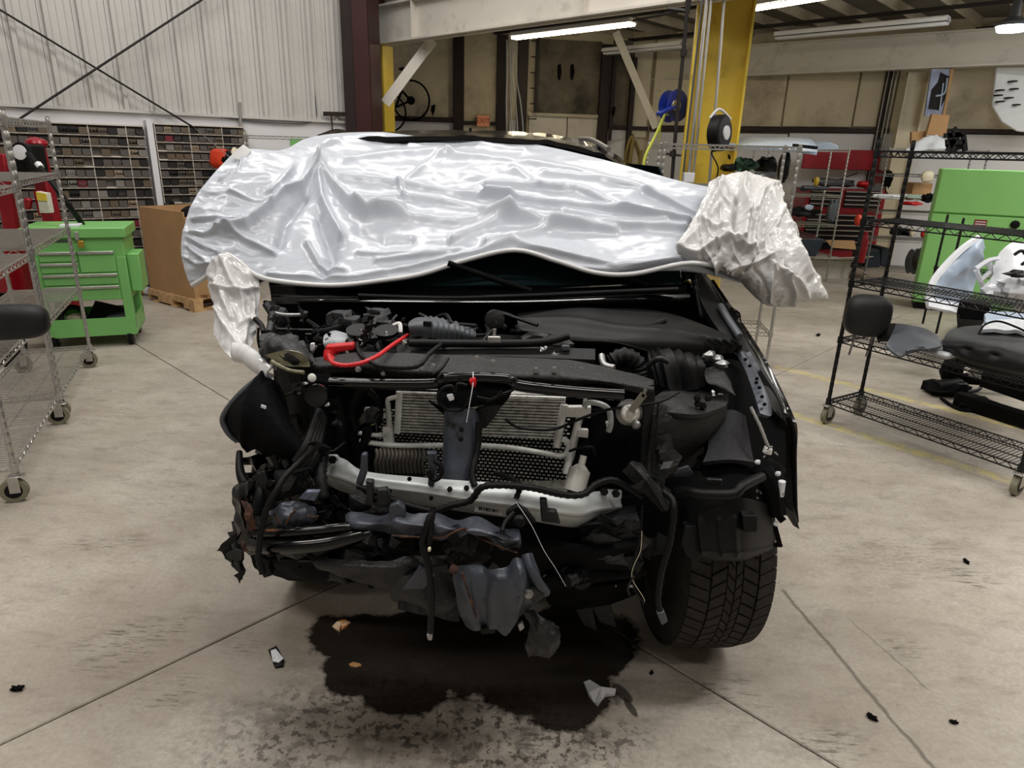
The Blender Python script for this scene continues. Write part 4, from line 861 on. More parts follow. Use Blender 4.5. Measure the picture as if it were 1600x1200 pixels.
# top of that rack
hl = empty('headlamp_unit', A(1460, 234, 9.5), 'silver and clear headlamp unit with black frame on top of the rack', 'lamp')
obj('reflector_shell', grid([[(1415, 232, 9.6), (1440, 217, 9.6), (1462, 211, 9.6), (1475, 215, 9.5)], [(1416, 235, 9.4), (1445, 234, 9.4), (1462, 232, 9.3), (1478, 232, 9.3)]], 14, 8, dents(.03, 6), .03), 'whiteplastic', hl)
mb = MB()
for a, b in (((1475, 212), (1505, 210)), ((1505, 210), (1508, 236)), ((1478, 222), (1506, 222)), ((1490, 200), (1500, 214)), ((1483, 208), (1490, 236)), ((1495, 211), (1480, 236))): mb.bar(A(a[0], a[1], 9.5), A(b[0], b[1], 9.5), .03, .06)
obj('black_frame', mb.blob(A(1490, 226, 9.6), .12, .08, .09, 12, .6), 'black', hl)
junk('cardboard_sleeve', 'upright brown cardboard sleeve standing on the rack under the picture', 'box', MB().prism([A(*q) for q in ((1457, 178, 10.0), (1484, 180, 10.0), (1478, 213, 10.0), (1448, 210, 10.0))], (0, .05, 0)), 'card')
junk('cardboard_sheet', 'brown cardboard sheet left of the upright sleeve', 'sheet', MB().prism([A(*q) for q in ((1425, 206, 10.1), (1448, 205, 10.1), (1446, 222, 10.1), (1424, 224, 10.1))], (0, .05, 0)), 'card')
ps = empty('picture_board', A(1465, 180, 10.6), 'tall blue and white picture board with black bicycle parts on the right wall', 'picture')
obj('board', MB().prism([A(*q) for q in ((1456, 108, 10.6), (1489, 108, 10.6), (1476, 178, 10.6), (1445, 182, 10.6))], (0, .03, 0)), mat('picture blue', (140, 148, 176), .4, 0, (.5, 5)), ps)
obj('board_edge', MB().prism([A(*q) for q in ((1486, 108, 10.58), (1490, 108, 10.58), (1477, 180, 10.58), (1473, 180, 10.58))], (0, .03, 0)), 'card', ps)
obj('print', MB().prism([A(*q) for q in ((1470, 113, 10.59), (1484, 120, 10.59), (1479, 150, 10.59), (1468, 172, 10.59), (1451, 170, 10.59), (1456, 140, 10.59), (1466, 128, 10.59))], (0, .008, 0)), 'black', ps)
obj('print_lines', MB().tube([A(1480, 122, 10.58), A(1476, 145, 10.58), A(1462, 150, 10.58)], .012, 5).tube([A(1474, 130, 10.58), A(1468, 172, 10.58)], .01, 5), 'lightblue', ps)
sp_ = empty('door_skin', A(1580, 205, 10.3), 'large silver grey panel with cut outs hung on the right wall at the edge', 'panel')
obj('panel_skin', MB().prism([A(*q) for q in ((1558, 105, 10.4), (1650, 104, 10.2), (1650, 212, 10.2), (1590, 205, 10.3), (1566, 190, 10.35), (1551, 165, 10.4))], (0, .04, 0)), 'whiteplastic', sp_, bev=.01)
mb = MB()
for (x, y) in ((1590, 126), (1570, 140), (1592, 138), (1567, 148), (1584, 152), (1570, 158), (1595, 163)): mb.box(*[q for q in (A(x, y, 10.2).x - .03, A(x, y, 10.2).x + .03, 10.24, 10.36, A(x, y, 10.2).z - .01, A(x, y, 10.2).z + .008)])
obj('slots', mb, 'black', sp_, kind='stuff')
# reels
rp = A(1050, 166, 7.2); r = empty('hose_reel', rp - V((0, 0, .2)), 'blue hose reel with yellow hose left of the wide yellow column', 'reel')
obj('reel_disc', MB().lathe([(.14, -.05), (.15, -.04), (.05, -.025), (.05, .06), (.15, .075), (.14, .08)], rp, (.7, -1, .05), 28), 'blue', r)
obj('arm', MB().bar(rp + V((.02, -.12, 0)), rp + V((-.17, -.2, -.09)), .07, .04), 'blue', r, bev=.01); obj('hub', MB().disc(rp + V((0, -.13, 0)), (.5, -1, 0), .05, .03, 16), 'chrome_dull', r)
obj('hose', MB().tube([A(*q) for q in ((1050, 167, 7.15), (1040, 178, 7.1), (1024, 212, 7.1), (1010, 240, 7.1), (1006, 258, 7.1), (1010, 270, 7.1))], .014, 8), 'hose', r, 'yellow hose')
tag(obj('yellow_hose', MB().tube([A(1048, 176, 7.2), A(1034, 190, 7.25), A(1031, 210, 7.3), A(1029, 240, 7.4), A(1030, 282, 7.4)], .008, 6), 'hose'), 'thin yellow hose hanging straight down beside the blue reel', 'hose')
rp = A(1124, 208, 6.45); r = empty('cord_reel', rp - V((0, 0, .18)), 'black cord reel with white hub hanging before the wide yellow column', 'reel')
obj('reel_case', MB().lathe([(.13, -.06), (.155, -.045), (.155, .045), (.13, .06)], rp, (.75, -.65, .05), 26), 'black', r, bev=.004)
obj('hub', MB().lathe([(.06, 0), (.06, .015), (.02, .02)], rp + V((.75, -.65, .05)).normalized() * .06, (.75, -.65, .05), 18), 'white', r)
obj('bracket', MB().tube([rp + V((-.1, 0, .12)), rp + V((-.02, .02, .2)), rp + V((.1, .05, .12))], .012, 6), 'white', r)
obj('cord', MB().tube([rp + V((-.02, -.02, -.15)), A(1112, 240, 6.45), A(1122, 262, 6.5), A(1118, 285, 6.5)], .007, 6), 'black', r)
junk('wall_box', 'small white box with a dark screen on the yellow column', 'box', MB().box(A(1070, 272, 6.5).x, A(1086, 272, 6.5).x, 6.5, 6.58, A(1078, 285, 6.5).z, A(1078, 270, 6.5).z), 'white', bev=.004)
junk('hose_bundle', 'bundle of yellowish hoses hanging at the rear corner', 'hose', MB().tube([A(988, 212, 13.0), A(988, 216, 11.6), A(985, 218, 11.5), A(978, 250, 11.5), A(990, 275, 11.5), A(1000, 250, 11.5), A(992, 220, 11.5)], .03, 8).tube([A(990, 218, 11.45), A(984, 260, 11.4), A(996, 270, 11.4), A(1002, 235, 11.4)], .03, 8), mat('old hose', (120, 104, 50), .6))
# bicycle on the rear wall
bk = gpt(642, 157, .12); r = empty('bicycle', bk - V((0, 0, .35)), 'dark bicycle hanging on the rear wall beside the narrow yellow column', 'bicycle')
ts = MB().tube([bk + V((.32 * math.cos(i * math.pi / 14), 0, .32 * math.sin(i * math.pi / 14))) for i in range(29)], .018, 6, False)
w_ = obj('wheel', ts, 'blackm', r)
sk = MB()
for i in range(20): a = i * math.pi / 10; sk.bar(bk, bk + V((.31 * math.cos(a), 0, .31 * math.sin(a))), .004)
obj('spoke', sk, 'chrome_dull', w_, kind='stuff'); obj('hub', MB().disc(bk + V((0, .03, 0)), (0, -1, 0), .07, .06, 14), 'blackm', w_)
obj('frame', MB().tube([bk, A(628, 142, 12.1), A(612, 150, 12.1)], .02, 6, False).tube([bk, A(618, 168, 12.1), A(600, 165, 12.1)], .018, 6, False).tube([A(618, 168, 12.1), A(628, 142, 12.1)], .02, 6, False), 'blackm', r)
obj('saddle', MB().blob(A(632, 108, 12.1), .1, .05, .03, 12), 'blackm', r); obj('seat_post', MB().tube([A(632, 110, 12.1), A(626, 142, 12.1)], .015, 6, False), 'blackm', r)
obj('second_wheel', MB().tube([A(606, 176, 12.1) + V((.3 * math.cos(i * math.pi / 12), 0, .3 * math.sin(i * math.pi / 12))) for i in range(25)], .016, 6, False), 'blackm', r)
# ------------------------------------------------------------------ litter on the floor
def litter(name, label, px, py, w_, d_, h_, mt, amp=.6, ang=0, cat='litter', z=0):
    c = F(px, py); T = Matrix.Translation(c) @ Matrix.Rotation(R_(ang), 4, 'Z')
    mb = MB(T).blob((0, 0, h_ / 2), w_ / 2, d_ / 2, h_ / 2, 14, amp, 4)
    mb.v = [(a, b, max(c_, .001)) for a, b, c_ in mb.v]
    return junk(name, label, cat, mb, mt, ang=25)
def paper(name, label, pts, mt, h_=.012, cat='litter', fold=.01):
    P = [F(*q) for q in pts]; c = sum(P, V((0, 0, 0))) / len(P); mb = MB(); n = len(P)
    vs = [(p.x, p.y, .002 + (fold if i % 2 else 0)) for i, p in enumerate(P)] + [(c.x, c.y, h_)] + [(p.x, p.y, 0) for p in P]
    mb.add(vs, [(i, (i + 1) % n, n) for i in range(n)] + [(i, i + n + 1, (i + 1) % n + n + 1, (i + 1) % n) for i in range(n)])
    return junk(name, label, cat, mb, mt, smooth=False)
paper('crumpled_wrapper', 'small orange and cream crumpled wrapper at the edge of the oil stain', ((519, 979), (527, 975), (532, 969), (539, 972), (548, 973), (543, 980), (534, 984), (531, 988), (525, 984)), mat('orange print paper', (222, 196, 160), .6, 0, (.2, 60), dirt=((200, 120, 50), 50, .5, .55)), .014)
r = paper('crushed_box', 'crushed small black and white packet left of the oil stain', ((419, 1016), (432, 1013), (444, 1031), (442, 1043), (430, 1045), (424, 1030)), 'black', .02)
obj('white_face', MB().prism([F(423, 1018, .016), F(431, 1015, .018), (F(443, 1030, .014)), F(436, 1036, .014), F(426, 1034, .014)], (0, 0, .004)), mat('white print', (220, 224, 228), .6, dirt=((20, 30, 36), 90, .6, .63)), r)
paper('white_rag', 'torn white paper funnel on the floor at the right of the oil stain', ((912, 1066), (921, 1068), (935, 1072), (943, 1082), (955, 1083), (962, 1082), (960, 1087), (946, 1089), (940, 1095), (934, 1104), (928, 1098), (920, 1088)), 'white', .03, fold=.014)
paper('dry_leaf', 'small brown dry leaf lying in the oil stain', ((545, 1038), (552, 1036), (562, 1037), (565, 1041), (556, 1043), (548, 1042)), mat('leaf brown', (176, 132, 84), .8), .005, fold=.003)
for i, (x, y, s_, lab) in enumerate(((28, 1078, .022, 'black chip on the floor near the bottom left corner'), (1278, 525, .035, 'black clip on the floor between the vehicle and the black rack'), (1509, 879, .02, 'dark cube shaped chip on the open floor at lower right'), (1362, 1123, .02, 'black flake on the floor near the saw cut at lower right'), (1490, 1130, .015, 'tiny dark flake near the bottom right corner'), (1380, 475, .03, 'dark speck on the floor behind the left post of the black rack'), (1018, 1052, .012, 'small dark crumb in front of the big tyre'))):
    litter('black_chip', lab, x, y, s_ * 1.6, s_, s_ * .7, 'blackm', .9, i * 40, 'chip')
# ================================================================== wrecked vehicle
CAR = empty('wrecked_vehicle', (-.02, 2.1, 0), 'black wrecked vehicle without hood or bumper, its engine bay exposed, under a white cover', 'vehicle')
def P3(pts, Y): return [(q[0], q[1], q[2] if len(q) > 2 else Y) for q in pts]
def pp(name, pts, Y, mt, th=.015, parent=None, label=None, bev=.003): return obj(name, slab(MB(), P3(pts, Y), th), mt, parent or CAR, label, bev=bev)
def tb(name, pts, Y, r, mt, parent=None, label=None, n=8, rib=0, smooth=True): return obj(name, MB().tube([A(*q) for q in P3(pts, Y)], r, n, smooth, rib), mt, parent or CAR, label, ang=60)
def gr(name, rows, mt, nu=16, nv=12, disp=None, th=.01, parent=None, label=None, ang=50): return obj(name, grid(rows, nu, nv, disp, th), mt, parent or CAR, label, ang=ang)
def crum(a, f, o=3): return lambda u, v, P, n: a * ridged(P * f, o)
# ---- cabin: roof, windscreen, sides
def roofd(u, v, P, n): return .006 * (1 if (abs((u * 6) % 1 - .5) < .12 and .05 < u < .95) else 0)
gr('roof', [[(455, 236, 3.3), (520, 219, 3.3), (660, 213, 3.3), (800, 216, 3.3), (900, 228, 3.3), (965, 256, 3.3), (990, 290, 3.25)],
            [(470, 228, 3.9), (540, 213, 4.0), (680, 209, 4.0), (790, 211, 4.0), (880, 219, 4.0), (945, 240, 4.0), (985, 268, 3.9)],
            [(500, 228, 5.4), (560, 216, 5.5), (680, 213, 5.5), (790, 214, 5.5), (850, 218, 5.5), (900, 236, 5.5), (930, 256, 5.4)],
            [(520, 250, 6.4), (580, 246, 6.6), (680, 246, 6.7), (790, 246, 6.7), (840, 248, 6.6), (880, 258, 6.5), (900, 275, 6.4)]], 'blackg', 60, 24, roofd, .02, ang=30)
for (a, b) in (((950, 243, 3.6), (905, 224, 5.2)), ((500, 224, 3.6), (545, 215, 5.2))):
    obj('roof_rail', MB().tube([A(*a) + V((0, 0, .03)), (A(*a) + A(*b)) / 2 + V((0, 0, .05)), A(*b) + V((0, 0, .03))], .014, 8), 'chrome_dull' if a[0] > 700 else 'blackg', CAR)
obj('antenna', MB().bar(A(735, 210, 5.0), A(735, 199, 5.0), .02), 'black', CAR, bev=.004)
ws = gr('windscreen', [[(470, 262, 3.25), (620, 250, 3.3), (780, 250, 3.3), (980, 300, 3.15)], [(440, 360, 2.75), (620, 340, 2.8), (800, 340, 2.8), (1030, 370, 2.7)], [(428, 440, 2.5), (620, 446, 2.45), (820, 446, 2.42), (1068, 444, 2.45)]], 'glass', 24, 16, None, .008)
gr('dashboard', [[(500, 400, 2.95), (700, 395, 2.95), (1000, 400, 2.95)], [(480, 432, 2.72), (700, 430, 2.72), (1040, 432, 2.72)]], 'black', 10, 4, None, .02, ws)
for a, b, c in (((700, 411), (760, 432), (830, 455)), ((940, 430), (985, 438), (1010, 447))):
    tb('wiper', (a, b, c), 2.40, .011, 'blackm')
pp('cowl_tray', ((1000, 418, 2.5), (1062, 412, 2.48), (1066, 444, 2.42), (1005, 446, 2.42)), 2.42, 'glass', .01, None, 'reflective corner of the windscreen')
def pillar(name, pts, r): obj(name, MB().tube([A(*q) for q in pts], r, 8), 'blackg', CAR)
pillar('door_pillar', ((985, 285, 3.3), (1030, 350, 2.85), (1072, 425, 2.5)), .04); pillar('door_pillar', ((470, 250, 3.3), (440, 340, 2.9), (418, 425, 2.55)), .04)
for sx in (-1, 1):
    x = .92 * sx - .02
    mb = MB()
    prof = [(2.55, .35), (6.6, .35), (6.75, .7), (6.6, 1.05), (2.6, 1.08), (2.5, .8)]
    mb.prism([(x, a, b) for a, b in prof], (-.08 * sx, 0, 0)); obj('door_side', mb, 'blackg', CAR, bev=.02)
    obj('side_glass', MB().prism([(x - .04 * sx, 2.9, 1.08), (x - .04 * sx, 6.3, 1.08), (x - .2 * sx, 6.0, 1.6), (x - .2 * sx, 3.5, 1.6)], (-.01 * sx, 0, 0)), 'glass', CAR)
    m_ = obj('door_mirror', MB().blob(V((x + .16 * sx, 2.72, 1.2)), .12, .08, .09, 16, 0, 1, .7), 'black', CAR)
    tw = obj('rear_wheel', MB().lathe([(.2, -.1), (.36, -.12), (.39, -.08), (.39, .08), (.36, .12), (.2, .1)], (x - .14 * sx, 5.2, .39), (1, 0, 0), 28), 'rubber', CAR)
obj('underbody', MB().box(-.8, .78, 2.6, 6.6, .25, .5), 'blackm', CAR, bev=.02)
obj('tailgate', MB().box(-.85, .82, 6.55, 6.68, .4, 1.6), 'blackg', CAR, bev=.03)
# ---- engine bay shell
gr('firewall', [[(420, 440, 2.52), (620, 448, 2.5), (830, 450, 2.48), (1075, 440, 2.5)], [(424, 470, 2.5), (620, 480, 2.45), (830, 482, 2.42), (1085, 470, 2.45)], [(440, 620, 2.5), (620, 640, 2.45), (830, 640, 2.42), (1100, 620, 2.45)]], 'blackm', 16, 8, None, .03)
gr('cowl_panel', [[(420, 444, 2.5), (620, 449, 2.46), (830, 451, 2.43), (1070, 442, 2.46)], [(426, 472, 2.36), (620, 474, 2.3), (830, 474, 2.28), (1078, 466, 2.36)]], 'blackg', 24, 8, lambda u, v, P, n: .01 * math.sin(v * 9), .01)
tb('cowl_seal', ((560, 462), (700, 466), (830, 462), (960, 456), (1060, 452)), 2.34, .009, 'black')
gr('bay_floor', [[(440, 560, 2.4), (800, 560, 2.4), (1080, 560, 2.4)], [(470, 760, 1.9), (800, 800, 1.9), (1060, 800, 1.9)]], 'blackm', 8, 8, None, .02)
obj('engine_block', MB().blob(A(760, 620, 2.12), .34, .16, .2, 20, .12, 4, .6), 'blackm', CAR)
obj('gearbox', MB().blob(V((.0, 2.2, .55)), .35, .3, .22, 18, .3, 4, .6).bar((-.6, 2.1, .4), (.55, 2.1, .4), .08), 'blackm', CAR)
# big plastic intake cover on the right
def cov(u, v, P, n):
    d = .012 * math.exp(-((v - .55 - .25 * (u - .4)) / .05) ** 2)
    if u > .8 and v > .55: d -= .006 if (u * 60) % 3 < 1.2 else 0
    return d
cv = gr('intake_cover', [[(812, 482, 2.35), (900, 479, 2.36), (960, 481, 2.34), (1030, 486, 2.3), (1080, 500, 2.25), (1130, 520, 2.15)],
                    [(808, 496, 2.24), (900, 486, 2.22), (960, 492, 2.2), (1030, 500, 2.16), (1090, 512, 2.1), (1150, 534, 2.03)],
                    [(812, 513, 2.12), (890, 519, 2.06), (960, 524, 2.03), (1030, 524, 2.0), (1100, 530, 1.97), (1160, 541, 1.94)],
                    [(826, 521, 2.1), (890, 531, 2.03), (960, 535, 2.0), (1030, 552, 1.97), (1100, 553, 1.95), (1156, 551, 1.93)]], 'black', 60, 40, cov, .012, ang=25)
for i in range(4): obj('vent_slot', MB().tube([A(1106 + i * 12, 530 + i * .5, 1.95), A(1111 + i * 12, 533, 1.94), A(1118 + i * 12, 538, 1.93)], .004, 5), 'blackm', cv)
obj('cover_embossing', MB().tube([A(880, 496, 2.19), A(905, 505, 2.12), A(960, 512, 2.08), A(1010, 510, 2.1), A(1040, 500, 2.13)], .008, 6), 'black', cv)
gr('air_box', [[(1012, 548, 1.98), (1040, 543, 1.98), (1085, 552, 1.96), (1098, 560, 1.95)], [(1014, 562, 1.9), (1050, 560, 1.88), (1090, 568, 1.87), (1100, 572, 1.9)], [(1026, 600, 1.86), (1060, 612, 1.83), (1095, 606, 1.85), (1102, 600, 1.9)]], 'black', 20, 18, lambda u, v, P, n: .006 * math.sin(u * 70), .012)
tb('intake_duct', ((1000, 585), (995, 567), (975, 556), (955, 566)), 1.9, .028, 'black', rib=.012)
# fuse box / throttle housing with ribs
fb = gr('fuse_box', [[(639, 503, 2.02), (652, 496, 2.08), (680, 496, 2.1), (715, 505, 2.1), (742, 518, 2.1)], [(638, 508, 1.95), (660, 504, 1.95), (690, 507, 1.96), (718, 514, 1.98), (742, 524, 2.02)], [(640, 524, 1.95), (662, 526, 1.94), (690, 530, 1.95), (718, 530, 1.98), (740, 532, 2.02)]], 'greyplastic', 44, 14, lambda u, v, P, n: (.005 * (1 if (u * 14) % 1 < .45 else 0)) if u > .35 else 0, .01)
obj('latch', MB().prism([A(*q) for q in ((661, 502, 1.935), (674, 503, 1.935), (674, 510, 1.935), (661, 509, 1.935))], (0, .01, 0)), 'black', fb, bev=.002)
# grey caps, battery clamp, red terminal cover and cable
rs = gr('washer_reservoir', [[(506, 524, 2.0), (520, 516, 2.04), (545, 522, 2.0)], [(505, 535, 1.95), (525, 530, 1.95), (552, 530, 1.95)], [(508, 545, 1.95), (528, 546, 1.93), (552, 540, 1.95)]], mat('translucent grey tank', (150, 154, 158), .4), 12, 10, None, .02, None, 'pale grey plastic tank')
battery = obj('battery', MB().box(A(520, 560, 1.95).x, A(640, 560, 1.95).x, 1.9, 2.12, .85, A(560, 545, 1.92).z), 'blackm', CAR, bev=.01)
for x, y in ((560, 520), (604, 521)): obj('filler_cap', MB().lathe([(.035, 0), (.036, .012), (.02, .014)], A(x, y, 1.98), (0, -.3, 1), 18), 'black', battery); obj('cap_label', MB().lathe([(.017, 0), (.014, .006)], A(x - 1, y - 2, 1.975), (0, -.3, 1), 14), 'gold', battery)
rc = pp('terminal_cover', ((507, 541), (552, 537), (554, 548), (528, 552), (524, 560), (513, 560)), 1.86, 'red', .03, None, 'red battery terminal cover', .006)
obj('cover_arm', MB().tube([A(514, 548, 1.84), A(513, 558, 1.83), A(520, 566, 1.82)], .014, 8), 'red', rc)
tb('battery_cable', ((514, 556, 1.78), (520, 567, 1.70), (540, 571, 1.69), (565, 567, 1.69), (590, 556, 1.74), (612, 540, 1.84), (637, 524, 1.98)), 1.85, .0068, 'red', None, 'red battery cable', rib=.008)
tb('black_cable', ((558, 536, 1.86), (562, 552, 1.82), (580, 566, 1.7), (600, 573, 1.68), (650, 573, 1.67), (672, 552, 1.74), (696, 533, 1.95)), 1.85, .007, 'black', rib=.007)
tb('black_cable', ((545, 533, 1.92), (556, 545, 1.88), (568, 556, 1.86)), 1.85, .012, 'black', rib=.01)
pp('white_clip', ((484, 537), (491, 536), (491, 549), (484, 549)), 1.85, 'whiteplastic', .01)
obj('hoses', MB().tube([A(610, 522, 2.0), A(612, 511, 2.02), A(624, 506, 2.02), (A(626, 520, 2.0))], .007, 6), 'alu', CAR)
for q in ((532, 500, 2.15), (545, 510, 2.1), (585, 505, 2.15), (600, 515, 2.1), (660, 560, 2.0), (700, 548, 2.0), (575, 530, 1.98), (620, 545, 2.0), (590, 495, 2.2), (840, 535, 2.0), (870, 540, 1.95)):
    obj('engine_part', MB().blob(A(*q), .045, .04, .03, 10, .6, 9, .7), 'darksteel', CAR)
mb = MB()
for i in range(26):
    x = 480 + random.random() * 360; y = 492 + random.random() * 40
    mb.tube([A(x, y, 2.15), A(x + random.uniform(-30, 30), y + random.uniform(-12, 16), 2.1), A(x + random.uniform(-50, 50), y + random.uniform(0, 30), 2.0)], .006, 5)
obj('engine_wiring', mb, 'black', CAR, kind='stuff')
# hood latch striker bits
pp('latch_plate', ((762, 526), (782, 526), (783, 536), (761, 536)), 1.83, 'chrome', .01, None, 'chrome latch plate'); tb('latch_pin', ((772, 527), (773, 514)), 1.84, .005, 'chrome', smooth=False)
obj('support_ring', MB().lathe([(.02, 0), (.03, .006), (.02, .01)], A(773, 499, 1.95), (0, -1, .2), 16).bar(A(776, 500, 1.95), A(790, 512, 1.95), .02, .01), 'darksteel', CAR)
pp('square_clip', ((877, 540), (890, 540), (891, 549), (878, 549)), 1.86, 'greyplastic', .01)
# ---- core support: top tie bar
ts_ = gr('tie_bar', [[(478, 562, 1.86), (560, 550, 1.84), (640, 552, 1.82), (760, 556, 1.8), (880, 562, 1.78), (940, 572, 1.76), (1022, 592, 1.74)],
                    [(476, 572, 1.80), (560, 568, 1.76), (640, 576, 1.72), (760, 582, 1.7), (880, 586, 1.69), (940, 592, 1.68), (1022, 606, 1.67)],
                    [(478, 584, 1.80), (560, 582, 1.76), (640, 590, 1.72), (760, 596, 1.7), (860, 602, 1.69), (940, 600, 1.68), (1020, 622, 1.67)]], 'dirtysteel', 60, 18, lambda u, v, P, n: .004 * ridged(P * 8, 2), .006, ang=30)
tb('upper_rail', ((516, 598, 1.72), (600, 600, 1.70), (680, 599, 1.69), (700, 590, 1.68), (790, 592, 1.67), (810, 602, 1.67), (900, 612, 1.66), (975, 617, 1.65)), 1.7, .016, 'blackg')
tb('bay_crossbar', ((640, 536, 1.9), (760, 537, 1.88), (845, 535, 1.88), (888, 525, 1.9)), 1.9, .012, 'black')
gr('radiator_shroud', [[(620, 538, 1.95), (760, 540, 1.9), (930, 545, 1.88)], [(620, 552, 1.88), (760, 556, 1.84), (930, 562, 1.82)]], 'black', 20, 6, None, .01)
mb = MB()
for x, y in ((560, 577), (600, 583), (745, 560), (770, 566), (837, 578), (866, 577), (908, 578), (935, 582), (997, 597), (1012, 600), (677, 572)): bolt(mb, A(x, y, 1.70 if 640 < x < 900 else 1.74), .006)
obj('bolts', mb, 'chrome_dull', CAR, kind='stuff')
# tie bar left end bracket, washers
obj('washer', MB().lathe([(.006, 0), (.012, .003), (.007, .006)], A(488, 590, 1.72), (0, -1, .2), 12), 'alu', CAR)
pp('tag_white', ((505, 631), (514, 629), (515, 634), (508, 636)), 1.66, 'whiteplastic', .004)
# ---- condenser and radiator
Yc = 1.82
obj('radiator_core', MB().prism([A(*q) for q in ((585, 606, 1.93), (918, 622, 1.90), (884, 775, 1.86), (590, 735, 1.90))], (0, .04, 0)), 'aludirty', CAR)
fin = MB()
nr = 22
for j in range(nr):
    t = j / (nr - 1); ya = 640 + t * 95; yb = 650 + t * 118
    a0 = A(592, ya, 1.885); a1 = A(890 - 4 * t, yb, 1.855)
    k = 42
    for i in range(k):
        p = a0.lerp(a1, (i + .5 * (j % 2)) / k); q = a0.lerp(a1, (i + .62 + .5 * (j % 2)) / k); fin.bar(p, q, .005, .0034)
obj('radiator_fins', fin, 'aludirty', CAR, kind='stuff', smooth=False)
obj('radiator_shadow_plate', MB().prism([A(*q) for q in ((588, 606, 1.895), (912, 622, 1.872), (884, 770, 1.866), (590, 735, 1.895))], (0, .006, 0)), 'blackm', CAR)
cnd = obj('condenser', MB().prism([A(*q) for q in ((622, 612, 1.845), (884, 620, 1.825), (878, 684, 1.815), (620, 674, 1.84))], (0, .01, 0)), 'black', CAR)
for j in range(14):
    t = j / 13
    a = A(622, 613 + t * 60, 1.832 ); b = A(884 - t * 8, 622 + t * 62, 1.812)
    obj('condenser_tube', MB().bar(a, b, .012, .0048), 'aludirty', cnd, smooth=False)
fin = MB()
for j in range(13):
    t = (j + .5) / 13; a = A(622, 613 + t * 60, 1.836); b = A(884 - t * 8, 622 + t * 62, 1.816)
    for i in range(60):
        p = a.lerp(b, (i + random.random() * .5) / 90)
        if random.random() < .6: fin.bar(p + V((0, 0, -.0045)), p + V((.003, 0, .0045)), .0012)
obj('condenser_fins', fin, 'aludirty', cnd, kind='stuff', smooth=False)
tb('condenser_header', ((624, 612, 1.82), (620, 676, 1.81)), 1.82, .010, 'alu', cnd, smooth=False); tb('condenser_header', ((882, 632, 1.8), (870, 698, 1.79)), 1.8, .0115, 'alu', cnd, smooth=False)
tb('coolant_line', ((562, 688, 1.80), (580, 692, 1.80), (620, 696, 1.79), (690, 696, 1.79), (740, 696, 1.79), (800, 700, 1.78), (850, 708, 1.78), (876, 712, 1.78), (886, 706, 1.78), (888, 692, 1.78), (878, 686, 1.785)), 1.8, .0085, 'alu')
tb('coolant_line', ((606, 632, 1.81), (607, 624, 1.81), (622, 620, 1.81)), 1.81, .007, 'alu'); tb('coolant_line', ((606, 630, 1.81), (608, 670, 1.80), (604, 684, 1.80)), 1.8, .008, 'alu')
tb('coolant_line', ((560, 676, 1.8), (590, 680, 1.8), (606, 678, 1.79)), 1.8, .007, 'alu')
pp('manifold_block', ((597, 668), (612, 667), (614, 698), (599, 700)), 1.79, 'alu', .03); pp('manifold_block', ((568, 639), (582, 639), (583, 655), (570, 656)), 1.81, 'alu', .02)
pp('mount_arm', ((583, 644), (608, 646), (608, 655), (583, 653)), 1.805, 'alu', .015)
pp('upper_bracket', ((876, 636), (924, 636), (923, 654), (880, 652)), 1.79, 'alu', .02); pp('lower_bracket', ((903, 672), (920, 673), (919, 685), (900, 683)), 1.78, 'alu', .02)
tb('side_tank', ((905, 655, 1.80), (896, 690, 1.79), (884, 740, 1.76)), 1.8, .011, 'alu', smooth=False)
tb('ac_pipe', ((912, 636, 1.78), (920, 629, 1.78), (940, 632, 1.78), (952, 642, 1.78), (954, 662, 1.77), (951, 674, 1.77)), 1.78, .0085, 'greysteel'); pp('pipe_flange', ((946, 660), (958, 658), (957, 672), (950, 676)), 1.765, 'alu', .012)
obj('receiver_drier', MB().tube([A(897, 768, 1.70), A(906, 734, 1.73)], .031, 20, False).tube([A(906, 734, 1.73), A(908, 726, 1.735)], [.028, .012], 16, False).tube([A(908, 728, 1.73), A(912, 712, 1.74)], .01, 12, False), mat('white painted can', (214, 212, 204), .4, .2, (.03, 10), dirt=((120, 110, 100), 40, .6, .7)), CAR, 'white cylindrical receiver drier')
tb('drier_wire', ((890, 705, 1.76), (905, 700, 1.74), (925, 699, 1.74), (930, 710, 1.74)), 1.75, .004, 'black')
# intercooler corrugated grey duct
ic = MB()
for i in range(13):
    x = 588 + i * 6.1; ic.tube([A(x, 702, 1.79), A(x + 1.5, 712, 1.775), A(x - 1, 722, 1.775), A(x + 1, 738, 1.79)], .0055, 6)
obj('cooler_fins', ic, mat('grey brown fins', (110, 104, 96), .55, .3, (.3, 30)), CAR, kind='stuff'); tb('cooler_frame', ((582, 700), (583, 738), (662, 742)), 1.795, .008, 'black')
# left of radiator: hoses
for q, r in ((((556, 672), (550, 640), (560, 612), (570, 606)), .014), (((590, 658), (592, 640), (584, 620), (575, 612)), .013), (((572, 660), (574, 672), (570, 690), (560, 700)), .016), (((520, 620), (530, 660), (528, 700)), .03)): tb('radiator_hose', q, 1.80, r, 'black')
tb('green_valve', ((580, 656), (582, 663)), 1.785, .009, mat('brass', (170, 160, 90), .4, .5), smooth=False)
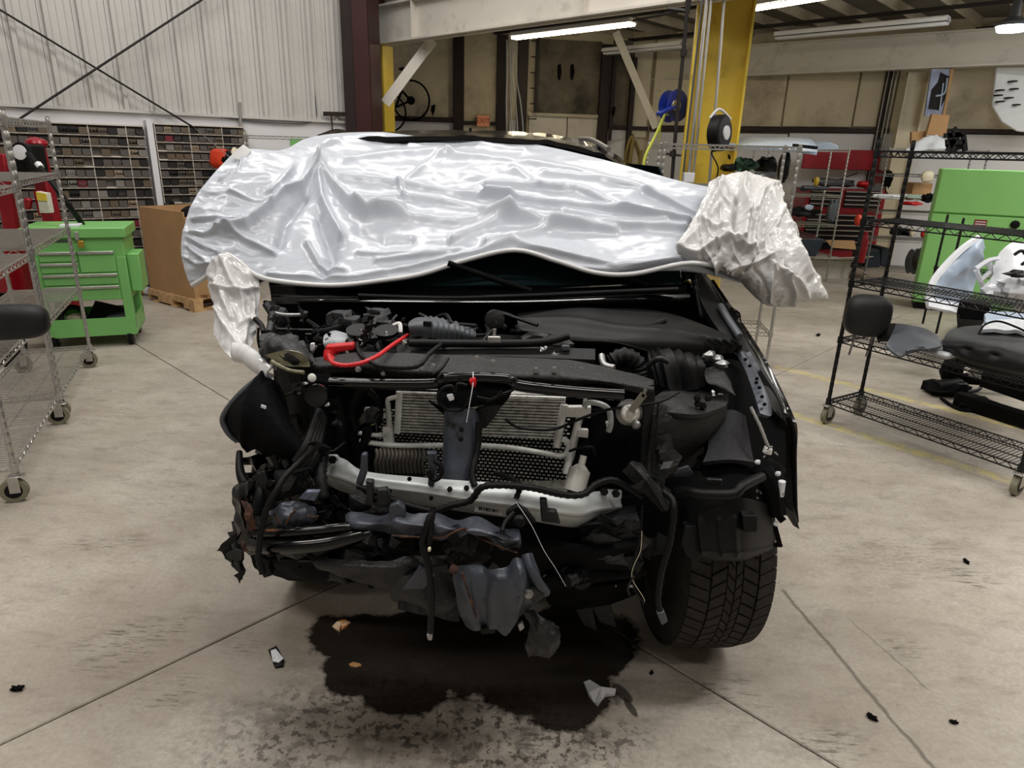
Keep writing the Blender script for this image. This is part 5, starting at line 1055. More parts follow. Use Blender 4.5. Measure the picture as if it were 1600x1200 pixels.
# centre latch bracket and brace
lbk = gr('latch_bracket', [[(684, 606, 1.68), (700, 600, 1.68), (740, 596, 1.68), (800, 600, 1.68)], [(682, 622, 1.66), (715, 618, 1.66), (750, 618, 1.66), (798, 616, 1.66)], [(690, 640, 1.66), (715, 642, 1.65), (745, 634, 1.66), (785, 632, 1.67)]], 'blackm', 16, 10, crum(.012, 12), .008)
for c in (((684, 622), (690, 608), (705, 603), (712, 612), (715, 600), (730, 602)), ((688, 630), (700, 640), (722, 640), (732, 622)), ((760, 628), (780, 618), (800, 610), (802, 602)), ((745, 620), (770, 624), (784, 612))): tb('latch_wire', c, 1.63, .004, 'black')
pp('ivory_clip', ((697, 618), (707, 616), (710, 625), (702, 628)), 1.63, 'whiteplastic', .01, None, 'white clip')
obj('red_tag', MB().blob(A(739, 597, 1.64), .01, .008, .014, 10, .4, 9), 'red', CAR, 'red tag on a string'); tb('tag_string', ((739, 581, 1.66), (739, 600, 1.63), (734, 630, 1.62), (729, 660, 1.62)), 1.63, .0012, 'whiteplastic', n=4)
pp('gusset', ((742, 640), (790, 625), (775, 650), (760, 668), (748, 672)), 1.68, 'darksteel', .012); pp('gusset', ((668, 626), (690, 640), (710, 660), (700, 668), (690, 640)), 1.70, 'darksteel', .012)
br_ = gr('centre_brace', [[(694, 640, 1.67), (704, 638, 1.64), (736, 640, 1.64), (748, 644, 1.67)], [(692, 700, 1.64), (702, 700, 1.61), (738, 700, 1.61), (750, 700, 1.64)], [(690, 745, 1.60), (698, 745, 1.575), (728, 746, 1.575), (738, 746, 1.6)], [(690, 768, 1.57), (700, 772, 1.55), (726, 772, 1.55), (736, 768, 1.57)]], 'bluesteel', 16, 20, None, .012, ang=30)
mb = MB()
for x, y in ((721, 671), (720, 686), (703, 764), (729, 762)): bolt(mb, A(x, y, 1.60 if y < 700 else 1.54), .005)
obj('brace_bolts', mb, 'black', br_, kind='stuff')
pp('brace_foot', ((676, 756), (745, 752), (752, 768), (740, 776), (690, 780), (674, 772)), 1.56, 'black', .02)
tb('loom', ((748, 660, 1.62), (746, 700, 1.60), (738, 740, 1.56), (742, 760, 1.54)), 1.6, .010, 'black', rib=.006)
tb('bay_lead', ((790, 655, 1.7), (810, 668, 1.68), (850, 672, 1.68), (875, 668, 1.68), (905, 655, 1.66), (950, 640, 1.66), (985, 635, 1.66), (1030, 628, 1.66), (1060, 613, 1.7)), 1.7, .004, 'black')
# horn
hr = obj('horn', MB().lathe([(.0, .012), (.026, .01), (.030, 0), (.034, -.004), (.036, -.010), (.030, -.018)], A(984, 645, 1.66), (0, -1, .3), 28).lathe([(.012, 0), (.012, .02), (.004, .022)], A(984, 645, 1.65), (0, -1, .3), 16), 'chrome', CAR, 'round metal horn')
obj('horn_face', MB().lathe([(.022, 0), (.018, .004)], A(984, 645, 1.647), (0, -1, .3), 20), 'aludirty', hr)
obj('horn_bracket', MB().bar(A(986, 642, 1.63), A(1006, 616, 1.63), .018, .004, up=(0, -1, 0)).bar(A(1004, 620, 1.63), A(1009, 608, 1.63), .008, .004, up=(0, -1, 0)), mat('olive steel', (120, 118, 108), .5, .4), hr)
obj('horn_nut', MB().lathe([(.010, 0), (.012, .003), (.006, .01)], A(994, 664, 1.64), (0, -1, .3), 10), 'chrome_dull', hr)
# ---- bumper beam
def beamd(u, v, P, n): return .006 * math.exp(-((v - .5) / .06) ** 2)
bbm = gr('bumper_beam', [[(497, 716, 1.74), (535, 716, 1.70), (570, 736, 1.64), (660, 746, 1.58), (740, 752, 1.56), (820, 758, 1.56), (900, 774, 1.6), (930, 768, 1.66), (970, 766, 1.72)],
                  [(495, 728, 1.72), (535, 735, 1.67), (570, 748, 1.61), (660, 760, 1.55), (740, 772, 1.53), (820, 780, 1.53), (900, 792, 1.57), (930, 785, 1.63), (970, 782, 1.69)],
                  [(492, 742, 1.72), (535, 756, 1.67), (570, 766, 1.62), (660, 776, 1.56), (740, 788, 1.54), (820, 800, 1.54), (900, 812, 1.58), (930, 806, 1.64), (970, 800, 1.7)],
                  [(494, 750, 1.74), (535, 768, 1.7), (570, 776, 1.66), (660, 790, 1.6), (740, 802, 1.58), (820, 812, 1.58), (893, 824, 1.62), (930, 818, 1.68), (964, 820, 1.73)]], 'greysteel', 80, 26, beamd, .02, ang=30, label='light grey bumper beam')
for q in (((496, 712), (526, 712), (536, 724), (530, 738), (497, 740)), ((944, 766), (972, 768), (972, 802), (946, 806))): pp('beam_end_plate', q, 1.70, 'greysteel', .012, bbm)
for i, (x, y) in enumerate(((503, 716), (520, 718), (944, 768), (962, 771), (953, 813))): mb = MB(); bolt(mb, A(x, y, 1.685 if i < 2 else 1.66), .008); obj('bolt', mb, 'black', bbm)
lb_ = obj('barcode_label', MB().prism([A(*q) for q in ((743, 789, 1.545), (784, 795, 1.545), (785, 805, 1.545), (741, 799, 1.545))], (0, .006, 0)), 'white', bbm)
mb = MB()
for i in range(9): x = 748 + i * 3.6; mb.box(A(x, 795, 1.53).x, A(x, 795, 1.53).x + .002 + .002 * (i % 3 == 0), 1.541, 1.546, A(x, 797.5 + i * .5, 1.54).z, A(x, 793.5 + i * .5, 1.54).z)
obj('print', mb, 'black', lb_, kind='stuff')
mb = MB()
for x, y in ((640, 748), (609, 767), (674, 778), (790, 778)): mb.disc(A(x, y, 1.535), (0, -1, .2), .006, .004, 8)
obj('beam_holes', mb, 'blackm', bbm, kind='stuff')
def brk(pts, Y=1.50, mt='darksteel', th=.02): return pp('bumper_bracket', pts, Y, mt, th, None, None, .004)
brk(((564, 710), (573, 710), (573, 740), (566, 760), (555, 756), (562, 735)), 1.56, 'bluesteel'); brk(((571, 751), (583, 753), (584, 790), (573, 790)), 1.5); brk(((588, 766), (604, 764), (612, 784), (610, 792), (588, 790)), 1.5)
brk(((666, 708), (682, 708), (682, 735), (678, 762), (668, 760), (670, 735)), 1.54, 'bluesteel'); brk(((843, 781), (855, 782), (856, 798), (870, 800), (876, 820), (846, 816)), 1.5)
brk(((790, 802), (808, 790), (824, 800), (838, 818), (796, 822)), 1.48, 'black')
obj('sensor', MB().lathe([(.014, 0), (.016, .012), (.010, .02)], A(811, 812, 1.46), (0, -1, .2), 14), 'black', CAR)
tb('hook_ring', ((668, 735), (672, 745), (680, 750), (690, 742), (688, 728), (678, 720)), 1.53, .006, 'black')
# harness along the beam
tb('main_harness', ((680, 800, 1.50), (705, 790, 1.5), (735, 782, 1.5), (752, 762, 1.5), (780, 758, 1.5), (830, 762, 1.5), (880, 773, 1.52), (912, 772, 1.54), (932, 756, 1.56), (958, 750, 1.58), (985, 764, 1.58), (1003, 776, 1.58)), 1.5, .010, 'black', rib=.006)
tb('harness_branch', ((776, 740, 1.62), (800, 748, 1.56), (812, 760, 1.52), (806, 780, 1.5)), 1.5, .008, 'black', rib=.006)
tb('thin_string', ((806, 784, 1.48), (830, 820, 1.45), (850, 860, 1.43), (868, 888, 1.42), (884, 916, 1.42)), 1.45, .0008, 'whiteplastic', n=4)
tb('hanging_harness', ((678, 796, 1.42), (668, 818, 1.40), (660, 850, 1.39), (668, 880, 1.38), (674, 930, 1.38), (673, 985, 1.39)), 1.4, .0095, 'black', rib=.007)
tb('hanging_harness', ((676, 792, 1.42), (674, 820, 1.40), (670, 850, 1.39)), 1.4, .008, 'black', rib=.007)
obj('plug', MB().box(-.012, .012, -.012, .012, -.02, .02), 'black', CAR).location = A(673, 985, 1.39) - V(CAR.location)
pp('plug_tip', ((666, 992), (676, 992), (675, 1002), (668, 1001)), 1.385, 'chrome_dull', .02); pp('connector', ((668, 857), (673, 857), (673, 863), (668, 863)), 1.37, 'cream', .01)
# ---- lower crossmember, bluish crushed steel
gr('crossmember', [[(540, 806, 1.52), (600, 800, 1.5), (640, 800, 1.47), (690, 806, 1.46), (740, 810, 1.46), (800, 822, 1.46), (820, 832, 1.46)], [(545, 822, 1.48), (600, 818, 1.44), (640, 820, 1.42), (690, 826, 1.41), (740, 830, 1.4), (800, 842, 1.4), (818, 848, 1.42)], [(560, 826, 1.5), (610, 836, 1.46), (650, 838, 1.44), (695, 838, 1.43), (730, 826, 1.43), (770, 846, 1.42), (812, 862, 1.44)]], 'bluesteel', 60, 24, lambda u, v, P, n: .02 * ridged(P * 7, 2) + .008 * math.sin(u * 30), .01)
tb('rust_edge', ((612, 837), (650, 839), (690, 840), (712, 830), (728, 826), (745, 838), (770, 850), (808, 864)), 1.405, .0025, 'rust', None, 'rusty torn edge')
pp('tow_lug', ((608, 792), (622, 786), (632, 796), (636, 830), (606, 828)), 1.44, 'bluesteel', .02)
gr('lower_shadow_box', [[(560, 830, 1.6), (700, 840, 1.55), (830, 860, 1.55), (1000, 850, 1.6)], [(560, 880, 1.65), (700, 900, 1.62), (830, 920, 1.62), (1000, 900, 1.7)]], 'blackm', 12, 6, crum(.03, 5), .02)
pp('crash_box', ((905, 820), (1000, 812), (1004, 880), (912, 884)), 1.62, 'darksteel', .1)
tb('tie_rod', ((850, 905, 1.6), (905, 896, 1.62), (960, 896, 1.65), (1005, 890, 1.7)), 1.65, .018, 'blackm'); tb('rod_boot', ((885, 908, 1.58), (905, 898, 1.6), (918, 893, 1.6)), 1.6, .022, 'darksteel', rib=.01)
gr('skid_plate', [[(850, 905, 1.7), (930, 915, 1.75), (1005, 900, 1.85)], [(860, 950, 1.75), (950, 945, 1.85), (1010, 925, 1.95)]], 'blackm', 12, 6, crum(.02, 5), .02)
for q in ((900, 955, 925, 990), (925, 950, 955, 985)): pp('torn_flap', ((q[0], q[1]), (q[2], q[1] - 6), (q[2] + 8, q[3] - 4), (q[0] + 12, q[3] - 12)), 1.85, 'darksteel', .01)
# folded black panel under the front
gr('lower_valance', [[(480, 868, 1.48), (540, 874, 1.44), (600, 876, 1.42), (640, 868, 1.44), (700, 868, 1.5)], [(500, 888, 1.46), (545, 890, 1.42), (600, 892, 1.4), (640, 890, 1.42), (690, 880, 1.48)], [(530, 905, 1.5), (560, 912, 1.48), (605, 921, 1.46), (640, 910, 1.45), (690, 888, 1.48)]], 'dirtysteel', 30, 18, crum(.02, 6, 2), .012, ang=20)
gr('lower_flap', [[(605, 921, 1.44), (625, 905, 1.42), (650, 893, 1.42), (700, 884, 1.45)], [(620, 940, 1.45), (660, 945, 1.42), (690, 955, 1.42), (718, 950, 1.44)], [(640, 938, 1.5), (665, 950, 1.48), (700, 955, 1.47), (712, 955, 1.48)]], 'darksteel', 24, 16, crum(.03, 7, 2), .012)
pp('ridge_steel', ((655, 885), (680, 900), (664, 920), (628, 922), (648, 896)), 1.40, 'bluesteel', .01)
# hanging bluish bent mount
def hang(u, v, P, n): return .03 * math.exp(-((u - .75 + .1 * v) / .07) ** 2) - .02 * math.exp(-((u - .32) / .1) ** 2) + .006 * ridged(P * 9, 2)
hm = gr('torn_mount', [[(706, 885, 1.42), (738, 884, 1.38), (775, 888, 1.36), (808, 878, 1.36), (832, 864, 1.38)], [(710, 915, 1.4), (740, 915, 1.36), (775, 912, 1.33), (815, 905, 1.33), (846, 905, 1.36)], [(716, 955, 1.4), (742, 958, 1.36), (775, 958, 1.34), (812, 950, 1.34), (852, 928, 1.37)], [(728, 978, 1.42), (747, 990, 1.38), (770, 984, 1.36), (796, 972, 1.36), (815, 962, 1.38)]], 'bluesteel', 44, 34, hang, .012, ang=40, label='bluish torn sheet metal mount hanging down')
tb('mount_tube', ((822, 866, 1.36), (828, 888, 1.34), (840, 908, 1.335), (853, 926, 1.35)), 1.33, .012, 'bluesteel', hm)
pp('mount_tab', ((820, 920), (836, 918), (852, 930), (834, 944), (820, 930)), 1.33, 'darksteel', .01, hm); mb = MB(); bolt(mb, A(826, 927, 1.32), .008); obj('bolt', mb, 'chrome_dull', hm)
tb('rust_stripe', ((722, 895), (730, 920), (738, 945), (744, 965)), 1.36, .003, 'rust', hm); obj('bushing', MB().blob(A(709, 890, 1.37), .012, .01, .014, 10, .3), 'rust', hm)
gr('torn_bracket', [[(818, 955, 1.38), (835, 955, 1.36), (850, 968, 1.36), (868, 980, 1.38)], [(824, 985, 1.37), (840, 985, 1.34), (856, 992, 1.34), (874, 1005, 1.36)], [(826, 1026, 1.38), (842, 1022, 1.36), (858, 1022, 1.36), (872, 1012, 1.38)]], 'darksteel', 22, 22, crum(.035, 9, 3), .01)
pp('chrome_clip', ((808, 976), (816, 972), (820, 982), (812, 988)), 1.34, 'chrome_dull', .01, None, 'bright metal clip'); pp('dark_tab', ((750, 985), (772, 978), (774, 990), (752, 992)), 1.37, 'black', .02)
# left crushed frame rails
gr('crushed_rail', [[(372, 752, 1.62), (362, 780, 1.58), (360, 810, 1.56), (372, 840, 1.54), (390, 868, 1.54)], [(392, 752, 1.58), (384, 785, 1.54), (386, 815, 1.52), (396, 835, 1.52), (408, 862, 1.52)], [(410, 760, 1.62), (398, 790, 1.58), (402, 820, 1.56), (412, 830, 1.56), (420, 852, 1.56)]], 'blackg', 30, 16, crum(.025, 8), .012)
gr('rust_patch', [[(378, 782, 1.52), (382, 800, 1.5), (386, 820, 1.5), (396, 832, 1.5)], [(390, 786, 1.51), (392, 800, 1.49), (396, 818, 1.49), (402, 828, 1.5)]], 'rust', 14, 8, crum(.01, 20), .006, None, 'rusty torn steel')
gr('rust_patch', [[(376, 848, 1.5), (398, 852, 1.49)], [(380, 862, 1.5), (402, 862, 1.49)]], 'rust', 10, 8, crum(.015, 15), .008, None, 'rusty torn steel')
tb('rust_tube', ((410, 829), (430, 829), (455, 828)), 1.47, .0045, 'rust', None, 'rusty tube')
tb('frame_tube', ((395, 850, 1.5), (430, 854, 1.46), (500, 850, 1.45), (560, 838, 1.47), (590, 826, 1.5)), 1.47, .020, 'blackg'); tb('frame_tube', ((400, 834, 1.5), (450, 832, 1.47), (520, 826, 1.47), (570, 820, 1.5)), 1.48, .014, 'blackg')
gr('crushed_plate', [[(420, 800, 1.56), (440, 792, 1.54), (470, 782, 1.54), (492, 790, 1.54)], [(428, 815, 1.52), (450, 806, 1.5), (475, 798, 1.5), (495, 805, 1.52)], [(434, 828, 1.52), (455, 822, 1.5), (480, 818, 1.5), (498, 812, 1.52)]], 'bluesteel', 24, 18, crum(.03, 10), .01)
for a, b, c in (((428, 800), (434, 812), (440, 820)), ((446, 820), (455, 805), (462, 798)), ((480, 806), (490, 808), (497, 806))): tb('rust_crease', (a, b, c), 1.475, .003, 'rust')
pp('scratched_tab', ((466, 780), (478, 768), (500, 768), (492, 784)), 1.50, mat('scratched steel', (88, 96, 112), .4, .4, (.5, 80)), .015)
pp('side_plate', ((415, 752), (465, 750), (480, 768), (440, 782), (422, 790), (412, 770)), 1.6, 'darksteel', .02)
for q in (((374, 706, 1.68), (376, 740, 1.62), (392, 780, 1.58), (402, 820, 1.55)), ((398, 740, 1.62), (405, 770, 1.58), (398, 800, 1.56))): tb('bent_strut', q, 1.6, [.008, .02], 'black')
pp('bent_plate', ((392, 742), (412, 736), (424, 770), (430, 800), (412, 806), (402, 780)), 1.58, 'darksteel', .015)
tb('left_harness', ((492, 700, 1.56), (470, 720, 1.54), (445, 745, 1.5), (430, 770, 1.47), (415, 800, 1.45), (406, 840, 1.43), (404, 870, 1.43), (410, 895, 1.43)), 1.45, .009, 'black', rib=.008)
pp('harness_plug', ((404, 888), (418, 882), (425, 900), (412, 904)), 1.43, 'black', .03)
# bundle of fat black hoses left centre
for k in range(4): tb('hose_bundle', ((500 + k * 2, 640 + k * 4, 1.7), (488 + k * 4, 672 + k * 4, 1.66), (476 + k * 5, 700 + k * 5, 1.62), (462 + k * 5, 722 + k * 6, 1.6)), 1.65, .013, 'black')
# torn flaps at the far left
gr('torn_undertray', [[(341, 860, 1.56), (352, 845, 1.56), (372, 838, 1.58)], [(352, 865, 1.55), (368, 862, 1.55), (380, 860, 1.56)], [(362, 885, 1.56), (372, 880, 1.55), (380, 875, 1.56)], [(366, 900, 1.56), (374, 910, 1.55), (384, 892, 1.56)]], 'black', 14, 18, crum(.03, 12), .006)
gr('undertray', [[(392, 868, 1.56), (430, 872, 1.5), (480, 872, 1.48), (530, 880, 1.5)], [(400, 885, 1.6), (440, 892, 1.58), (480, 900, 1.56), (540, 902, 1.56)], [(425, 900, 1.7), (460, 905, 1.66), (500, 908, 1.66), (560, 910, 1.66)]], 'blackm', 24, 12, crum(.02, 6), .01)
# left wheel housing liner (black felt)
gr('wheel_liner', [[(404, 590, 1.82), (412, 588, 1.8), (432, 598, 1.82), (445, 620, 1.86)], [(368, 625, 1.78), (400, 612, 1.7), (432, 640, 1.68), (462, 670, 1.72)], [(348, 655, 1.8), (392, 650, 1.66), (436, 670, 1.62), (478, 700, 1.64)], [(362, 682, 1.8), (388, 690, 1.68), (430, 700, 1.62), (474, 715, 1.62)], [(372, 690, 1.84), (394, 702, 1.74), (425, 716, 1.68), (455, 722, 1.66)]], 'felt', 36, 36, lambda u, v, P, n: .02 * math.exp(-((u - .3) / .04) ** 2) + .008 * ridged(P * 6, 3), .012, ang=40)
tb('liner_edge', ((404, 590, 1.80), (372, 618, 1.78), (348, 652, 1.78), (356, 676, 1.78), (372, 690, 1.78)), 1.78, .008, 'greyplastic')
pp('liner_tag', ((408, 632), (416, 635), (415, 640), (407, 637)), 1.64, 'whiteplastic', .003)
gr('inner_fender_left', [[(420, 470, 2.3), (440, 520, 2.1), (470, 560, 1.95)], [(428, 600, 2.2), (460, 640, 1.95), (500, 680, 1.85)], [(440, 720, 2.1), (480, 760, 1.85), (520, 780, 1.8)]], 'blackm', 14, 14, crum(.03, 5), .02)
gr('inner_panel_left', [[(484, 590, 1.75), (520, 600, 1.78), (560, 600, 1.85)], [(490, 660, 1.72), (520, 670, 1.78), (556, 680, 1.85)], [(486, 740, 1.7), (530, 750, 1.75), (560, 760, 1.8)]], 'blackm', 14, 14, crum(.015, 8), .015)
obj('horn_left', MB().lathe([(.02, 0), (.032, .004), (.03, .02), (.01, .024)], A(497, 618, 1.66), (0, -1, .3), 20), 'blackg', CAR)
# broken headlamp at left
gr('broken_headlamp', [[(408, 524, 1.95), (430, 515, 1.95), (455, 522, 1.92), (470, 540, 1.88)], [(404, 545, 1.86), (430, 535, 1.82), (460, 545, 1.8), (490, 560, 1.8)], [(412, 560, 1.82), (440, 560, 1.78), (465, 562, 1.76), (488, 570, 1.78)], [(430, 562, 1.84), (448, 572, 1.8), (470, 576, 1.78), (486, 578, 1.8)]], 'darksteel', 26, 24, crum(.025, 9), .01, None, 'smashed headlamp housing')
gr('lamp_lens', [[(412, 556, 1.80), (440, 548, 1.77), (465, 550, 1.76), (482, 560, 1.77)], [(425, 565, 1.79), (448, 572, 1.76), (470, 574, 1.76), (485, 573, 1.77)]], mat('yellowed lens', (112, 108, 84), .3, 0, (.3, 20), coat=.4), 18, 10, crum(.012, 14), .008, None, 'yellowed broken lens')
tb('fender_shard', ((415, 475, 2.1), (425, 492, 2.08), (424, 505, 2.05), (420, 520, 2.0)), 2.05, .012, 'darksteel'); tb('fender_shard', ((398, 498, 2.1), (408, 508, 2.08), (412, 520, 2.02)), 2.05, .009, 'black')
pp('torn_tip', ((410, 470), (418, 472), (420, 478), (412, 478)), 2.1, 'blackm', .02); tb('broken_lead', ((404, 512), (403, 530), (406, 545)), 1.9, .004, 'black')
tb('broken_strip', ((425, 565, 1.78), (450, 578, 1.74), (475, 582, 1.73)), 1.75, .006, MATS['yellowed lens'], None, 'bent light strip')
tb('bay_rod', ((424, 488), (445, 492), (470, 492)), 2.1, .006, 'chrome_dull'); obj('strut_top_left', MB().blob(A(438, 497, 2.12), .03, .03, .035, 10, .4, 9), 'darksteel', CAR)
# ---- right side: strut tower, fender, rails
tower = gr('strut_tower', [[(1022, 620, 1.8), (1060, 600, 1.9), (1110, 602, 1.95), (1136, 610, 1.95)], [(1018, 630, 1.74), (1060, 625, 1.74), (1100, 632, 1.76), (1138, 622, 1.82)], [(1020, 640, 1.70), (1060, 645, 1.66), (1095, 648, 1.68), (1134, 634, 1.76)]], 'dirtysteel', 34, 16, crum(.006, 6), .012)
mb = MB()
for x, y in ((1089, 622), (1106, 622), (1090, 631), (1098, 634)): bolt(mb, A(x, y, 1.72), .007)
obj('tower_bolts', mb, 'black', tower, kind='stuff')
gr('inner_fender', [[(1022, 622, 1.70), (1060, 642, 1.68), (1100, 648, 1.70), (1136, 634, 1.78)], [(1016, 690, 1.66), (1050, 700, 1.66), (1090, 700, 1.72), (1112, 690, 1.8)], [(1012, 750, 1.64), (1040, 745, 1.66), (1070, 735, 1.74), (1090, 715, 1.82)]], 'dirtysteel', 30, 30, lambda u, v, P, n: .012 * math.exp(-((u - .12) / .03) ** 2) + .01 * math.sin(v * 7), .012)
pp('support_side', ((1006, 602), (1022, 600), (1024, 625), (1014, 700), (1012, 770), (1000, 770), (1004, 690)), 1.68, 'darksteel', .03)
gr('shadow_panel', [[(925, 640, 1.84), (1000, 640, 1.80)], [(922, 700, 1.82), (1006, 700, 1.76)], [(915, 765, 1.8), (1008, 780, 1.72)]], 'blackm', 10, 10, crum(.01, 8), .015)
gr('lamp_well', [[(1095, 560, 1.95), (1140, 560, 1.98), (1190, 580, 1.98)], [(1100, 640, 1.85), (1150, 640, 1.84), (1225, 650, 1.90)], [(1100, 775, 1.68), (1150, 775, 1.66), (1225, 780, 1.76)]], 'blackm', 10, 14, None, .015)
gr('rear_liner', [[(1108, 660, 1.80), (1140, 640, 1.80), (1165, 650, 1.80)], [(1106, 700, 1.74), (1140, 702, 1.72), (1176, 712, 1.74)], [(1098, 722, 1.70), (1140, 718, 1.69), (1180, 722, 1.72)]], mat('grey textured liner', (44, 44, 47), .9, 0, (.3, 90)), 14, 14, None, .015)
gr('lamp_cavity', [[(1104, 560, 2.1), (1130, 565, 2.1), (1150, 580, 2.1)], [(1130, 600, 2.0), (1145, 615, 2.0), (1165, 620, 2.0)]], 'felt', 8, 8, None, .02)
# headlamp side rail with holes
sr_ = gr('fender_rail', [[(1150, 552, 1.96), (1163, 549, 1.96), (1168, 556, 1.96)], [(1165, 580, 1.88), (1178, 576, 1.88), (1184, 584, 1.88)], [(1178, 615, 1.80), (1194, 612, 1.8), (1200, 618, 1.8)], [(1188, 646, 1.74), (1204, 650, 1.74), (1206, 642, 1.76)]], 'bluesteel', 12, 26, None, .012, ang=30)
mb = MB()
for x, y in ((1164, 562), (1171, 572), (1181, 598), (1186, 606), (1190, 620), (1194, 632), (1182, 592)): mb.disc(A(x, y, 1.86 - (y - 580) * .0016 - .02), (0, -1, .5), .005, .006, 8)
obj('rail_holes', mb, 'blackm', sr_, kind='stuff')
gr('fender_inner_edge', [[(1078, 425, 2.5), (1095, 424, 2.5), (1108, 440, 2.48)], [(1100, 480, 2.3), (1118, 478, 2.32), (1136, 486, 2.3)], [(1140, 540, 2.1), (1160, 532, 2.12), (1174, 544, 2.12)], [(1190, 610, 1.92), (1205, 610, 1.94), (1222, 620, 1.98)], [(1208, 640, 1.86), (1218, 650, 1.88), (1238, 665, 1.92)]], 'black', 14, 40, None, .02)
tb('hinge_strip', ((1126, 478, 2.3), (1140, 502, 2.2), (1156, 526, 2.1)), 2.2, .012, 'greyplastic')
tb('bay_prop_rod', ((1083, 430, 2.45), (1090, 462, 2.38), (1096, 494, 2.3)), 2.4, .009, 'black', rib=.02)
fd = gr('front_fender', [[(1100, 425, 2.52), (1112, 440, 2.5), (1116, 460, 2.55), (1118, 470, 2.7)],
                    [(1132, 486, 2.32), (1152, 500, 2.3), (1168, 530, 2.4), (1176, 550, 2.6)],
                    [(1170, 542, 2.12), (1190, 560, 2.1), (1205, 600, 2.2), (1212, 640, 2.4)],
                    [(1200, 600, 2.0), (1222, 622, 1.98), (1232, 680, 2.06), (1234, 760, 2.2)],
                    [(1222, 640, 1.92), (1240, 665, 1.92), (1240, 720, 1.98), (1242, 815, 2.1)]], 'blackg', 30, 50, None, .01, ang=60)
gr('fender_lip', [[(1206, 640, 1.88), (1222, 655, 1.86), (1236, 672, 1.9)], [(1204, 700, 1.88), (1214, 710, 1.9), (1236, 720, 1.94)], [(1212, 780, 1.95), (1226, 790, 1.95), (1240, 800, 1.98)]], 'blackm', 12, 20, None, .012)
obj('fender_green_reflection_strip', MB(), 'green', CAR) if 0 else None
tb('fender_glare_cover', ((1231, 650, 1.88), (1240, 680, 1.89), (1240, 720, 1.94), (1241, 780, 2.0), (1244, 815, 2.04)), 1.9, .009, 'blackm')  # matt black tube added over the fender edge to hide its bright reflection
pp('fender_tail', ((1226, 785), (1240, 790), (1250, 828), (1240, 822), (1230, 806), (1212, 806), (1212, 790)), 2.0, 'blackg', .01)
tb('washer_hose', ((1173, 636, 1.76), (1186, 662, 1.74), (1197, 690, 1.73), (1203, 704, 1.73)), 1.74, .0055, mat('ribbed grey hose', (150, 148, 144), .6), None, 'grey ribbed hose', rib=.005)
pp('hose_tip', ((1198, 700), (1208, 702), (1206, 712), (1194, 710)), 1.72, 'aludirty', .02)
# wheel arch splash shield
ss = gr('splash_shield', [[(1062, 800, 1.66), (1075, 785, 1.62), (1120, 782, 1.58), (1165, 778, 1.6), (1205, 790, 1.7)], [(1064, 830, 1.64), (1080, 828, 1.58), (1120, 830, 1.55), (1165, 828, 1.57), (1208, 830, 1.68)], [(1072, 860, 1.64), (1085, 862, 1.58), (1125, 866, 1.55), (1165, 866, 1.57), (1206, 856, 1.7)], [(1074, 876, 1.66), (1095, 878, 1.62), (1125, 876, 1.58), (1160, 876, 1.6), (1190, 866, 1.7)]], 'black', 50, 34, lambda u, v, P, n: .008 * (math.exp(-((u - .35) / .02) ** 2) + math.exp(-((u - .52) / .02) ** 2) + math.exp(-((u - .66) / .02) ** 2)) * (1 if .2 < v < .7 else 0) + .006 * math.exp(-((v - .62) / .02) ** 2), .012, ang=30)
pp('shield_pad', ((1070, 822), (1092, 822), (1096, 870), (1086, 880), (1072, 868), (1064, 850)), 1.57, 'black', .03); pp('shield_pad', ((1160, 806), (1184, 806), (1184, 832), (1162, 832)), 1.55, 'black', .03)
tb('shield_frame', ((1056, 770, 1.62), (1075, 768, 1.58), (1100, 772, 1.56), (1145, 772, 1.56), (1160, 760, 1.58), (1190, 745, 1.66)), 1.6, .014, 'black'); pp('shield_plate', ((1104, 748), (1130, 750), (1128, 760), (1102, 758)), 1.58, 'darksteel', .01)
gr('shield_upper', [[(1040, 745, 1.66), (1100, 745, 1.64), (1160, 745, 1.66), (1206, 735, 1.76)], [(1050, 790, 1.64), (1100, 790, 1.6), (1160, 785, 1.62), (1206, 790, 1.72)]], 'blackm', 16, 8, None, .012)
pp('white_label_patch', ((1050, 736), (1076, 728), (1084, 740), (1056, 752)), 1.66, 'bluesteel', .01)
gr('diagonal_bracket', [[(972, 736, 1.60), (988, 722, 1.58), (1002, 724, 1.58)], [(1000, 765, 1.56), (1016, 752, 1.53), (1030, 758, 1.55)], [(1035, 800, 1.54), (1042, 795, 1.52), (1048, 786, 1.54)]], 'darksteel', 12, 20, lambda u, v, P, n: .012 * math.exp(-((u - .5) / .12) ** 2), .01, ang=30)
tb('right_harness', ((1036, 768, 1.54), (1050, 780, 1.52), (1053, 800, 1.5), (1048, 840, 1.49), (1040, 870, 1.48), (1032, 900, 1.47), (1028, 940, 1.47), (1036, 965, 1.47)), 1.5, .0095, 'black', rib=.007)
pp('harness_boot', ((1026, 958), (1038, 956), (1044, 972), (1034, 978)), 1.46, 'greyplastic', .02)
tb('thin_lead', ((1004, 790, 1.55), (1000, 840, 1.53), (990, 880, 1.52), (992, 920, 1.5), (1006, 942, 1.5)), 1.52, .003, 'black'); tb('cut_wire', ((1003, 830), (1001, 860), (990, 885), (988, 905), (1006, 935), (1005, 944)), 1.5, .0008, 'cream', n=4); tb('cut_wire', ((990, 900), (981, 918), (984, 930)), 1.5, .003, 'dirtysteel')
for x, y in ((1222, 763), (1216, 740), (1184, 722), (1212, 818)): obj('white_clip', MB().blob(A(x, y, 1.68), .008, .006, .008, 8, .4), 'whiteplastic', CAR)
obj('white_connector', MB().tube([A(1222, 752, 1.68), A(1220, 775, 1.68)], [.010, .008], 10, False), 'whiteplastic', CAR, 'white connector')
